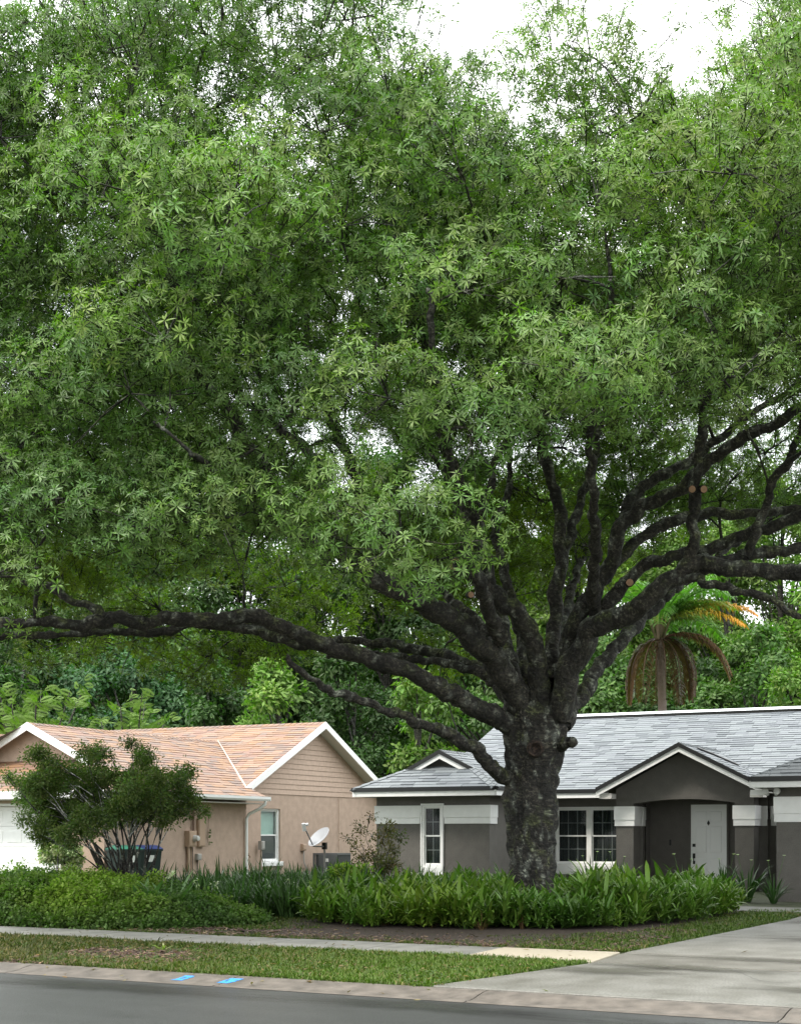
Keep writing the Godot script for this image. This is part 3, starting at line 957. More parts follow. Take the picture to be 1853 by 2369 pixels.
	band(b, -17.24, -16.004, -33.2, 1.9, 2.34); band(b, -15.396, -14.18, -33.2, 1.9, 2.34)
	b.bx(-14.23, -14.18, 2.05, 2.34, -33.6, -33.2); b.bx(-14.23, -14.196, 1.9, 2.05, -33.6, -33.2)
	part("trim_band", b, M.white, hs)
	b = mb(at0)
	band(b, -6.95, -5.97, -30.4, 1.88, 2.38)
	part("trim_band", b, M.white, hs)
	b = mb(at0)
	band(b, -8.42, -8.262, -36.5, 1.85, 2.32); band(b, -7.298, -6.95, -36.5, 1.85, 2.32)
	part("trim_band", b, M.white, hs)
	# roof
	var pal := [Color(0.145, 0.16, 0.174), Color(0.158, 0.174, 0.188), Color(0.125, 0.139, 0.152), Color(0.175, 0.192, 0.204), Color(0.1, 0.112, 0.125), Color(0.15, 0.166, 0.178)]
	for i in pal.size(): pal[i] = pal[i] * 0.93
	var mesh := mb(at0); var deck := mb(at0)
	var el := V(-17.35, 2.75, 36.0); var er := V(-0.3, 2.75, 36.0); var rl := V(-17.35, 5.0, 41.5); var rr := V(-0.3, 5.0, 41.5)
	# main front slope, open under the wing, porch and garage roofs
	var k := 0.409
	var wing_v := V(-15.72, 3.675, 36.0 + 0.925 / k)
	var porch_v := V(cx, 3.78, 36.0 + 1.03 / k)
	var gar_v := V(-4.0, 4.39, 36.0 + 1.64 / k)
	var pl_l := V(-12.27, 2.75, 36.0); var pl_r := V(-8.21, 2.75, 36.0)
	shingle_face(el, er, rl, [V(-17.35, 2.95, 36.5), wing_v, V(-13.87, 2.75, 36.0), pl_l, porch_v, pl_r, V(-7.28, 2.75, 36.0), gar_v, V(-0.72, 2.75, 36.0), er, rr, rl], pal, mesh, deck)
	deck.quad(V(-0.3, 2.75, 47.0), V(-17.35, 2.75, 47.0), rl, rr)
	# wing: hip front with a small gable
	var wl := V(-17.57, 2.75, 32.7); var wr := V(-13.87, 2.75, 32.7)
	var gl := V(-16.52, 3.275, 33.75); var gr := V(-14.92, 3.275, 33.75)
	shingle_face(wl, wr, gl, [wl, wr, gr, gl], pal, mesh, deck)
	var apex := V(-15.72, 3.675, 33.65)
	shingle_face(wr, V(-13.87, 2.75, 36.0), V(-15.72, 3.675, 36.0), [wr, V(-13.87, 2.75, 36.0), wing_v, apex, V(-14.82, 3.225, 33.65)], pal, mesh, deck)
	shingle_face(V(-17.57, 2.75, 36.4), wl, V(-15.72, 3.675, 36.0), [V(-17.57, 2.75, 36.4), wl, V(-16.62, 3.225, 33.65), apex, wing_v], pal, mesh, deck)
	# porch gable
	var pa := V(cx, 3.78, 35.1)
	var pfl := V(-12.27, 2.75, 35.1); var pfr := V(-8.21, 2.75, 35.1)
	shingle_face(pfr, pl_r, pa, [pfr, pl_r, porch_v, pa], pal, mesh, deck)
	shingle_face(pl_l, pfl, pa, [pl_l, pfl, pa, porch_v], pal, mesh, deck)
	# garage hip
	var hl := V(-7.28, 2.75, 29.9); var hr := V(-0.72, 2.75, 29.9); var ha := V(-4.0, 4.39, 33.18)
	shingle_face(hl, hr, ha, [hl, hr, ha], pal, mesh, deck)
	shingle_face(V(-7.28, 2.75, 36.0), hl, V(-4.0, 4.39, 36.0), [V(-7.28, 2.75, 36.0), hl, ha, gar_v], pal, mesh, deck)
	shingle_face(hr, V(-0.72, 2.75, 36.0), V(-4.0, 4.39, 36.0), [hr, V(-0.72, 2.75, 36.0), gar_v, ha], pal, mesh, deck)
	caps(V(cx, 3.78, 35.1), porch_v, Vector3(1, -0.5, 0).normalized(), Vector3(-1, -0.5, 0).normalized(), pal, mesh)
	caps(apex, wing_v, Vector3(1, -0.5, 0).normalized(), Vector3(-1, -0.5, 0).normalized(), pal, mesh)
	caps(hl, ha, Vector3(0.9, -0.4, 0.3).normalized(), Vector3(-0.3, -0.4, -0.9).normalized(), pal, mesh)
	caps(wr, gr, Vector3(-0.3, -0.4, 0.9).normalized(), Vector3(0.9, -0.4, -0.3).normalized(), pal, mesh)
	caps(wl, gl, Vector3(-0.9, -0.4, -0.3).normalized(), Vector3(0.3, -0.4, 0.9).normalized(), pal, mesh)
	caps(ha, gar_v, Vector3(1, -0.5, 0).normalized(), Vector3(-1, -0.5, 0).normalized(), pal, mesh)
	var roof := part("roof", deck, M.deck, hs)
	for t in tabs: t[0] = at0 * (t[0] as Transform3D)
	_lay(roof, mesh, pal)
	# ridge vent: a raised dark-sided strip along the ridge
	b = mb(at0)
	for s in [-1, 1]:
		var a := rl + Vector3(0, 0.02, s * 0.16 - 0.0); var e := rr + Vector3(0, 0.02, s * 0.16)
		b.bx(-17.3, -0.3, 4.93, 5.0, -41.5 + s * 0.2 - 0.01, -41.5 + s * 0.2 + 0.01)
	part("ridge_vent", b, M.black, roof)
	b = mb(at0)
	b.quad(V(-17.36, 5.0, 41.28), V(-0.3, 5.0, 41.28), V(-0.3, 5.08, 41.5), V(-17.36, 5.08, 41.5)); b.quad(V(-17.36, 5.08, 41.5), V(-0.3, 5.08, 41.5), V(-0.3, 5.0, 41.72), V(-17.36, 5.0, 41.72))
	part("ridge_cap", b, mat(Color(0.62, 0.65, 0.66), 0.6), roof)
	# step flashing on the porch roof and a bent flashing strip
	b = mb(at0)
	var q0 := V(-10.02, 3.70, 35.9); var q1 := V(-9.78, 3.575, 36.35); var q2 := V(-9.25, 3.31, 36.75)
	b.tube(PackedVector3Array([q0, q1, q2]), PackedFloat32Array([0.035, 0.04, 0.035]), 4)
	part("flashing", b, M.black, roof)
	# eaves: black drip edge above white fascia
	var runs := [[wl, wr, Vector3(0, 0, 1)], [V(-13.87, 2.75, 36.0), pl_l, Vector3(0, 0, 1)], [hl, hr, Vector3(0, 0, 1)], [wr, V(-13.87, 2.75, 36.0), Vector3(1, 0, 0)], [V(-17.57, 2.75, 36.4), wl, Vector3(-1, 0, 0)], [V(-7.28, 2.75, 36.0), hl, Vector3(-1, 0, 0)], [pl_r, V(-7.28, 2.75, 36.0), Vector3(0, 0, 1)],
		[pfl, pa, Vector3(0, 0, 1)], [pa, pfr, Vector3(0, 0, 1)], [V(-16.62, 3.225, 33.65), apex, Vector3(0, 0, 1)], [apex, V(-14.82, 3.225, 33.65), Vector3(0, 0, 1)]]
	for r in runs:
		var a: Vector3 = r[2]
		var big := absf(r[0].y - r[1].y) > 0.1
		b = mb(at0)
		beam(b, r[0] + Vector3(0, 0.016, 0) + a * 0.03, r[1] + Vector3(0, 0.016, 0) + a * 0.03, a, 0.1, 0.028)
		part("drip_edge", b, M.black, hs)
		b = mb(at0)
		beam(b, r[0] + Vector3(0, -0.07, 0) + a * 0.002, r[1] + Vector3(0, -0.07, 0) + a * 0.002, a, 0.13, 0.027)
		part("fascia", b, M.trimgrey if big else M.white, hs)
	b = mb(at0)
	b.bx(-17.55, -13.89, 2.6, 2.615, -36.5, -32.7); b.bx(-14.2, -6.9, 2.61, 2.625, -36.6, -36.0); b.bx(-7.26, -0.74, 2.6, 2.615, -36.4, -29.9)
	b.bx(-12.25, -11.9, 2.61, 2.625, -36.1, -35.12); b.bx(-8.58, -8.23, 2.61, 2.625, -36.1, -35.12)
	part("soffit", b, M.soffit, hs)
	b = mb(at0)
	b.quad(V(-12.27, 2.69, 35.12), V(cx, 3.7, 35.12), V(cx, 3.7, 35.52), V(-12.27, 2.69, 35.52)); b.quad(V(cx, 3.7, 35.12), V(-8.21, 2.69, 35.12), V(-8.21, 2.69, 35.52), V(cx, 3.7, 35.52))
	b.bx(-12.2, -11.9, 2.5, 2.62, -35.5, -35.13); b.bx(-8.58, -8.28, 2.5, 2.62, -35.5, -35.13)
	part("soffit", b, M.soffit, hs)
	b = mb(at0)   # recess behind the little gable
	b.quad(V(-16.5, 3.27, 33.85), V(-14.94, 3.27, 33.85), V(-15.72, 3.66, 33.85), V(-15.72, 3.66, 33.85))
	b.quad(V(-16.5, 3.27, 33.8), V(-14.94, 3.27, 33.8), V(-14.94, 3.27, 34.2), V(-16.5, 3.27, 34.2))
	part("gable_wall", b, M.grey, hs)
	# twin floodlight under the garage eave
	var fl := thing("floodlight", "white twin floodlight under the eave corner of the grey garage", "floodlight", V(-7.08, 2.46, 30.35))
	b = mb()
	b.bx(-0.32, -0.06, -0.04, 0.06, -0.06, 0.02); b.bx(-0.08, 0.02, 0.0, 0.07, -0.05, 0.03)
	part("bracket", b, M.white, fl)
	for s in 2:
		b = mb(Transform3D(Basis(Vector3(1, 0, 0), -0.5) * Basis(Vector3(0, 1, 0), -0.2 + 0.5 * s), Vector3(0.0 + 0.2 * s, 0.0, 0.03)))
		b.xf = b.xf * Transform3D(Basis(Vector3(1, 0, 0), PI / 2), Vector3.ZERO)
		b.lathe(PackedVector2Array([Vector2(0.002, -0.08), Vector2(0.03, -0.075), Vector2(0.045, -0.02), Vector2(0.07, 0.06), Vector2(0.07, 0.075)]), 14)
		var lamp := part("lamp_head", b, M.white, fl)
		var g := mb(b.xf)
		g.lathe(PackedVector2Array([Vector2(0.068, 0.07), Vector2(0.05, 0.078), Vector2(0.002, 0.082)]), 14)
		part("lens", g, mat(Color(0.7, 0.7, 0.68), 0.1), lamp)

# ---------------------------------------------------------------- leaves
func rand_dir() -> Vector3:
	var z := rf(-1, 1); var a := rf(0, TAU)
	return Vector3(cos(a) * sqrt(1 - z * z), z, sin(a) * sqrt(1 - z * z))

func turn_to(y: Vector3, spin: float) -> Basis:   # a basis whose y axis is that direction
	var x := y.cross(Vector3(0.3, 0.1, 0.95))
	if x.length() < 0.05: x = y.cross(Vector3.RIGHT)
	x = x.normalized()
	var z := x.cross(y).normalized()
	return Basis(x, y, z).rotated(y, spin)

func oak_shoot(sd: int, ln: float) -> ArrayMesh:   # a twig with whorls of narrow leaves at its tips
	rng.seed = sd
	var b := mb()
	b.col = Color(0.07, 0.06, 0.05)
	var stem := PackedVector3Array([Vector3(0, -0.12, 0), Vector3(rf(-.02, .02), 0.1, rf(-.02, .02)), Vector3(rf(-.03, .03), 0.28, rf(-.03, .03))])
	b.tube(stem, PackedFloat32Array([0.007, 0.006, 0.004]), 3, false)
	var tips := [[stem[2], Vector3(0, 1, 0)]]
	for i in 4:
		var an := TAU * i / 4 + rf(-.5, .5)
		var from := Vector3(0, rf(0.0, 0.2), 0)
		var d := Vector3(cos(an), rf(0.35, 0.9), sin(an)).normalized()
		var tip := from + d * rf(0.13, 0.24)
		b.tube(PackedVector3Array([from, tip]), PackedFloat32Array([0.004, 0.003]), 3, false)
		tips.append([tip, (d + Vector3.UP * 0.4).normalized()])
	for t in tips:
		var dir: Vector3 = t[1]
		var bs := turn_to(dir, rf(0, TAU))
		var k := 7 + rng.randi() % 3
		for i in k:
			var an := TAU * i / k + rf(-.3, .3)
			var el := rf(-0.15, 0.55)
			var d: Vector3 = (bs.x * cos(an) + bs.z * sin(an)) * cos(el) + dir * sin(el)
			var g := rf(0.75, 1.2)
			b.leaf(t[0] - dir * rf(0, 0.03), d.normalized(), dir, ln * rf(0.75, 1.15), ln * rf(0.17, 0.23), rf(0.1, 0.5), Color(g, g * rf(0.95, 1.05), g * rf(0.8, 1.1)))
		for i in 2:   # young upright leaves
			var d := (dir + rand_dir() * 0.5).normalized()
			b.leaf(t[0], d, bs.x, ln * 0.6, ln * 0.15, 0.0, Color(1.25, 1.25, 1.0))
	return b.done()

func bunch(sd: int, count: int, radius: float, ln: float, ratio: float) -> ArrayMesh:   # loose ball of leaves for trees farther off
	rng.seed = sd
	var b := mb()
	for i in count:
		var d := rand_dir()
		d.y = d.y * 0.7 + 0.15
		var p := d * radius * sqrt(rng.randf())
		var out := (d + rand_dir() * 0.7 + Vector3(0, -0.15, 0)).normalized()
		var g := rf(0.7, 1.25)
		b.leaf(p, out, (Vector3.UP + rand_dir() * 0.5).normalized(), ln * rf(0.7, 1.2), ln * ratio, rf(0.0, 0.4), Color(g, g, g))
	return b.done()

# ---------------------------------------------------------------- the oak
var nodes := PackedVector3Array()
var nrad := PackedFloat32Array()

func spline(p: Array, step: float) -> PackedVector3Array:
	var c := Curve3D.new()
	c.bake_interval = step
	for i in p.size():
		var t: Vector3 = (p[mini(i + 1, p.size() - 1)] - p[maxi(i - 1, 0)]) / 6.0
		c.add_point(p[i], -t, t)
	return c.get_baked_points()

func limb(tree: Node3D, pts: Array, r0: float, r1: float, called := "limb", power := 0.6) -> PackedVector3Array:   # pts: [x, y, z] of the survey
	var w := []
	for p in pts: w.append(at(p[0] * 1.085, p[1] * 1.085, p[2]))
	var bp := spline(w, 0.06)
	var rad := PackedFloat32Array()
	for i in bp.size():
		var f := float(i) / maxf(1.0, bp.size() - 1)
		rad.append(lerpf(r0 * 0.82, r1 * 0.8, pow(f, power)) * (1.0 + 0.05 * nz.get_noise_1d(i * 4.0 + r0 * 900.0)))
	for i in bp.size():
		if i > 0 and i < bp.size() - 1: bp[i] += Vector3(nz.get_noise_2d(i * 3.4, r0 * 777.0), nz.get_noise_2d(i * 3.4, 99.0 + r0 * 777.0), nz.get_noise_2d(i * 3.4, 300.0)) * 0.09
	var b := mb(Transform3D(Basis.IDENTITY, -tree.position))
	b.tube(bp, rad, 18 if r0 > 0.12 else 10, true, 0.08, nz3)
	part(called, b, M.bark, tree)
	for i in range(0, bp.size(), 5):
		nodes.append(bp[i]); nrad.append(rad[i])
	return bp

var nz3 := FastNoiseLite.new()

func grow(from: Vector3, r: float, to: Vector3, b: MB, tip := 0.012) -> void:
	var d := from.distance_to(to)
	var side := (to - from).normalized().cross(Vector3.UP)
	var mid := from.lerp(to, 0.5) + Vector3(rf(-1, 1), rf(-0.2, 0.9), rf(-1, 1)) * d * 0.14 + side * rf(-1, 1) * d * 0.06
	var n := maxi(3, int(d / 0.22))
	var pts := PackedVector3Array(); var rad := PackedFloat32Array()
	for i in n + 1:
		var f := float(i) / n
		var p := from.lerp(mid, f).lerp(mid.lerp(to, f), f)
		if i > 0: p += Vector3(rf(-1, 1), rf(-1, 1), rf(-1, 1)) * 0.03
		pts.append(p); rad.append(lerpf(r, tip, pow(f, 0.7)))
		if i > 0:
			nodes.append(p); nrad.append(rad[i])
	b.tube(pts, rad, 6 if r > 0.03 else 4, false, 0.1, nz3)

func oak() -> void:
	nz3.seed = 12
	nz3.frequency = 0.9
	nz3.fractal_octaves = 3
	var foot := at(1229, 2128, 25.7)
	var tree := thing("oak_tree", "huge spreading oak with many mossy limbs in the planting bed", "tree", foot)
	# trunk
	var tp := []
	for p in [[1229, 2150], [1229, 2090], [1228, 2000], [1229, 1900], [1228, 1800], [1230, 1740], [1234, 1680], [1238, 1620], [1240, 1570]]: tp.append(at(p[0], p[1], 25.7))
	var sp := spline(tp, 0.05)
	var keys := [[2150, 0.55], [2090, 0.46], [2000, 0.42], [1900, 0.425], [1800, 0.475], [1740, 0.53], [1680, 0.56], [1640, 0.55], [1570, 0.34]]
	var rad := PackedFloat32Array()
	for p in sp:
		var y := 1935.0 - (p.y - EYE) / 25.7 * LENS
		var r := 0.5
		for i in keys.size() - 1:
			if y <= keys[i][0] and y >= keys[i + 1][0]: r = lerpf(keys[i][1], keys[i + 1][1], (keys[i][0] - y) / (keys[i][0] - keys[i + 1][0]))
		rad.append(r * 0.87)
	var b := mb(Transform3D(Basis.IDENTITY, -foot))
	b.tube(sp, rad, 90, true, 0.2, nz3)
	var tr := part("trunk", b, M.bark, tree)
	# healed knot and sawn stubs
	var kc := at(1238, 1732, 25.08)
	b = mb(Transform3D(turn_to((Vector3(0, EYE, 0) - kc).normalized(), 0.0), kc - foot))
	b.col = Color(0.075, 0.05, 0.036)
	b.lathe(PackedVector2Array([Vector2(0.15, -0.12), Vector2(0.145, -0.02), Vector2(0.125, 0.025), Vector2(0.1, 0.03), Vector2(0.08, 0.01), Vector2(0.07, -0.03), Vector2(0.03, -0.05), Vector2(0.001, -0.055)]), 22)
	part("knot", b, M.bark, tree)
	limb(tree, [[1192, 1590, 25.5], [1210, 1585, 25.2], [1218, 1583, 25.0]], 0.13, 0.11, "sawn_stub")
	# main limbs (x, y of the survey; distance)
	limb(tree, [[1110, 1570, 25.7], [1060, 1530, 25.4], [1000, 1497, 25.0], [900, 1448, 24.4], [800, 1408, 24.0], [700, 1375, 23.6], [620, 1340, 23.3], [540, 1318, 23.0], [440, 1318, 22.8], [300, 1326, 22.4], [150, 1328, 22.0], [0, 1332, 21.7], [-160, 1330, 21.3]], 0.25, 0.075, "limb", 0.5)
	limb(tree, [[310, 1325, 22.4], [230, 1310, 22.6], [190, 1293, 22.7], [120, 1262, 22.9], [60, 1238, 23.1], [-60, 1205, 23.5]], 0.10, 0.06)
	limb(tree, [[820, 1418, 24.3], [740, 1392, 24.6], [640, 1372, 24.8], [520, 1338, 24.9], [420, 1330, 24.7], [340, 1345, 24.5], [180, 1350, 24.0], [0, 1362, 23.6], [-120, 1372, 23.4]], 0.15, 0.05)
	limb(tree, [[1085, 1668, 25.6], [1050, 1640, 25.2], [1005, 1592, 24.9], [950, 1563, 24.5], [850, 1525, 23.8], [760, 1492, 23.2], [690, 1462, 22.8], [640, 1430, 22.5], [612, 1400, 22.3]], 0.18, 0.055)
	limb(tree, [[1090, 1500, 26.0], [1050, 1450, 26.4], [1000, 1418, 26.8], [930, 1392, 27.3], [830, 1375, 27.8], [740, 1366, 28.2], [640, 1362, 28.8], [520, 1330, 29.6]], 0.17, 0.06)
	limb(tree, [[1060, 1450, 26.2], [990, 1425, 26.5], [900, 1405, 27.0], [800, 1395, 27.4], [700, 1400, 27.7]], 0.12, 0.05)
	limb(tree, [[1110, 1520, 25.6], [1075, 1440, 25.1], [1030, 1380, 24.6], [960, 1325, 24.0], [880, 1272, 23.4], [800, 1232, 22.9], [730, 1180, 22.5], [670, 1120, 22.2], [600, 1075, 21.9], [560, 1000, 21.6], [520, 930, 21.4], [480, 870, 21.2], [430, 790, 21.0], [400, 690, 20.9], [370, 580, 20.8], [340, 460, 20.8]], 0.30, 0.07)
	limb(tree, [[700, 1150, 22.3], [660, 1080, 22.8], [690, 1000, 23.2], [640, 950, 23.6], [580, 900, 24.0], [530, 860, 24.4], [470, 760, 24.9]], 0.14, 0.06)
	limb(tree, [[780, 1215, 22.9], [790, 1120, 23.6], [755, 1000, 24.2], [720, 930, 24.7], [690, 840, 25.2], [650, 700, 25.8], [620, 560, 26.0]], 0.15, 0.06)
	limb(tree, [[1150, 1530, 25.5], [1145, 1430, 25.2], [1125, 1335, 24.9], [1060, 1272, 24.5], [1005, 1225, 24.2], [968, 1205, 24.0]], 0.25, 0.15)
	limb(tree, [[1045, 1260, 24.4], [1040, 1210, 24.3], [1025, 1130, 24.1], [1003, 1075, 23.9], [985, 1030, 23.7], [950, 960, 23.3], [930, 860, 23.0], [900, 720, 22.6]], 0.135, 0.06)
	limb(tree, [[1018, 1130, 24.1], [1030, 1080, 24.3], [1050, 1010, 24.6], [1080, 930, 25.0], [1100, 820, 25.4], [1110, 660, 25.8], [1100, 480, 26.0]], 0.10, 0.05)
	limb(tree, [[1105, 1470, 26.0], [1080, 1380, 26.3], [1060, 1290, 26.7], [1030, 1190, 27.2], [1000, 1100, 27.6], [960, 1030, 28.0], [900, 950, 28.6]], 0.16, 0.06)
	limb(tree, [[1125, 1480, 26.2], [1115, 1400, 26.6], [1095, 1290, 27.0], [1070, 1190, 27.4], [1058, 1110, 27.8], [1085, 1040, 28.1], [1090, 930, 28.4]], 0.17, 0.06)
	limb(tree, [[1175, 1540, 25.7], [1178, 1420, 25.8], [1186, 1290, 25.9], [1195, 1180, 26.0], [1190, 1080, 26.1], [1170, 1010, 26.1], [1155, 960, 26.2], [1160, 860, 26.2], [1180, 700, 26.2], [1200, 520, 26.3]], 0.20, 0.07)
	limb(tree, [[1195, 1190, 26.0], [1220, 1130, 26.3], [1245, 1060, 26.7], [1265, 980, 27.1], [1290, 860, 27.6]], 0.13, 0.06)
	limb(tree, [[1195, 1540, 25.6], [1205, 1440, 25.5], [1225, 1340, 25.3], [1270, 1250, 25.1], [1305, 1190, 25.0], [1320, 1130, 24.9], [1365, 1080, 24.8], [1450, 1040, 24.6], [1530, 970, 24.4], [1610, 920, 24.2], [1708, 870, 24.0], [1850, 800, 23.8]], 0.235, 0.08)
	limb(tree, [[1315, 1150, 25.0], [1350, 1065, 25.3], [1420, 1010, 25.6], [1500, 960, 26.0], [1590, 890, 26.4], [1720, 810, 26.8], [1840, 750, 27.2]], 0.13, 0.06)
	limb(tree, [[1280, 1235, 25.1], [1340, 1170, 25.3], [1420, 1120, 25.5], [1500, 1096, 25.7], [1600, 1096, 25.9], [1708, 1085, 26.1], [1840, 1060, 26.4]], 0.14, 0.07)
	limb(tree, [[1205, 1500, 25.5], [1225, 1400, 25.3], [1270, 1310, 25.1], [1330, 1250, 24.9], [1370, 1205, 24.8], [1430, 1190, 24.7], [1520, 1170, 24.6], [1610, 1130, 24.4], [1720, 1095, 24.2], [1850, 1060, 24.0]], 0.17, 0.09)
	limb(tree, [[1190, 1530, 25.4], [1215, 1430, 25.1], [1260, 1345, 24.8], [1330, 1310, 24.5], [1385, 1275, 24.2], [1430, 1235, 24.0], [1490, 1200, 23.8], [1580, 1215, 23.6], [1708, 1220, 23.4], [1850, 1215, 23.1]], 0.28, 0.12)
	limb(tree, [[1500, 1205, 23.8], [1580, 1190, 24.0], [1640, 1180, 24.1], [1720, 1165, 24.3], [1850, 1140, 24.5]], 0.13, 0.08)
	limb(tree, [[1440, 1228, 24.0], [1500, 1240, 23.6], [1570, 1258, 23.3], [1650, 1285, 23.0], [1708, 1312, 22.8], [1800, 1350, 22.5]], 0.10, 0.06)
	limb(tree, [[1475, 1205, 23.8], [1478, 1130, 23.7], [1485, 1050, 23.6], [1488, 960, 23.5], [1500, 880, 23.4], [1512, 760, 23.3], [1510, 600, 23.2], [1490, 430, 23.1]], 0.125, 0.06)
	limb(tree, [[1585, 1190, 23.9], [1610, 1130, 23.8], [1640, 1050, 23.7], [1680, 980, 23.5], [1715, 900, 23.3], [1750, 780, 23.0], [1760, 600, 22.7]], 0.10, 0.05)
	# rear limbs that the crown behind hangs on
	limb(tree, [[1180, 1540, 26.0], [1190, 1440, 27.2], [1200, 1330, 28.8], [1230, 1220, 30.4], [1260, 1130, 32.0]], 0.2, 0.06)
	limb(tree, [[1150, 1540, 26.0], [1100, 1440, 27.4], [1020, 1330, 29.0], [900, 1230, 30.6], [780, 1160, 32.2]], 0.2, 0.06)
	limb(tree, [[1200, 1540, 25.9], [1280, 1420, 27.0], [1400, 1290, 28.6], [1520, 1190, 30.0], [1640, 1110, 31.4]], 0.2, 0.06)
	# limbs towards the street
	limb(tree, [[1060, 1360, 24.6], [1000, 1180, 22.5], [960, 1000, 20.8], [930, 820, 19.6], [910, 620, 19.0]], 0.16, 0.05)
	limb(tree, [[1260, 1300, 25.0], [1270, 1150, 23.4], [1260, 980, 21.8], [1270, 800, 20.6], [1300, 600, 19.9]], 0.15, 0.05)
	limb(tree, [[700, 1190, 22.4], [560, 1090, 20.8], [420, 980, 19.5], [330, 900, 19.1]], 0.11, 0.03)
	# pale sawn faces
	for s in [[970, 1203, 23.86, 0.1, -0.4, 0.3], [1004, 1268, 24.3, 0.05, 0.3, 0.0], [1342, 1242, 24.75, 0.06, 0.2, 0.1], [1475, 1043, 23.44, 0.055, -0.3, 0.0], [1500, 1043, 23.42, 0.055, 0.4, 0.0]]:
		var c := at(s[0] * 1.085, s[1] * 1.085, s[2])
		var dir := ((Vector3(0, EYE, 0) - c).normalized() + Vector3(s[4], s[5], 0)).normalized()
		var cb := mb(Transform3D(turn_to(dir, 0.0), c - foot))
		cb.col = Color(0.05, 0.042, 0.036)
		cb.lathe(PackedVector2Array([Vector2(s[3] * 1.15, -0.16), Vector2(s[3] * 1.15, -0.01), Vector2(s[3] * 0.98, 0.0)]), 14)
		var st := part("sawn_stub", cb, M.bark, tree)
		cb = mb(cb.xf)
		var hollow: bool = s[3] > 0.09
		cb.lathe(PackedVector2Array([Vector2(s[3], -0.002), Vector2(s[3] * 0.9, 0.006), Vector2(s[3] * 0.68, 0.008), Vector2(s[3] * 0.6, -0.08), Vector2(0.001, -0.09)] if hollow else [Vector2(s[3], -0.002), Vector2(s[3] * 0.9, 0.006), Vector2(0.001, 0.008)]), 14)
		part("sawn_face", cb, M.cut, st)
	# foliage clumps over the dome of the crown
	rng.seed = 404
	var clumps := crown_clumps()
	var mid := at(1240, 1500, 25.7)
	clumps.sort_custom(func(p, q): return p[0].distance_squared_to(mid) < q[0].distance_squared_to(mid))
	b = mb(Transform3D(Basis.IDENTITY, -foot))
	for c in clumps:
		var p: Vector3 = c[0]
		var best := 0; var bd := 1e9
		for i in nodes.size():
			var d := nodes[i].distance_to(p)
			if nodes[i].y > p.y + 0.2: d += (nodes[i].y - p.y) * 1.2
			if nrad[i] < 0.02: d += 0.5
			if d < bd:
				bd = d; best = i
		grow(nodes[best], minf(nrad[best] * 0.7, 0.016 + 0.012 * bd), p, b)
		for k in 7:   # fine twigs inside the clump
			var t: Vector3 = p + rand_dir() * c[1] * 0.8
			b.tube(PackedVector3Array([p.lerp(nodes[best], 0.15), p.lerp(t, 0.5) + rand_dir() * 0.08, t]), PackedFloat32Array([0.012, 0.009, 0.005]), 3, false, 0.02, nz3)
	for k in 40:   # bare grey dead twigs within the crown
		var i := rng.randi() % nodes.size()
		var q := nodes[i] + (rand_dir() + Vector3(0, 0.2, 0)) * rf(0.6, 1.5)
		grow(nodes[i], 0.014, q, b, 0.004)
	part("branches", b, M.bark, tree, "stuff")
	var shoots := []
	for i in 6: shoots.append(oak_shoot(900 + i, 0.112))
	rng.seed = 505
	var xfs := []; var cols := []
	for c in clumps:
		var p: Vector3 = c[0]; var r: float = c[1]
		var n := int(58.0 * r * r * c[3])
		var base: Color = c[2]
		for i in n:
			var d := rand_dir()
			var q := p + Vector3(d.x, d.y * 0.55, d.z) * r * pow(rng.randf(), 0.36)
			var out := (q - mid); out.y *= 0.3
			var dir := (d * 0.8 + Vector3.UP * 0.55 + out.normalized() * 0.45 + rand_dir() * 0.35).normalized()
			xfs.append(Transform3D(turn_to(dir, rf(0, TAU)).scaled(Vector3.ONE * rf(0.62, 1.22)), q - foot))
			var t := rf(0.72, 1.28)
			cols.append(Color(base.r * t * rf(0.9, 1.12), base.g * t, base.b * t * rf(0.85, 1.1)))
	scatter("crown", shoots, M.leaf, xfs, cols, tree)
	print("oak clumps ", clumps.size(), " shoots ", xfs.size())

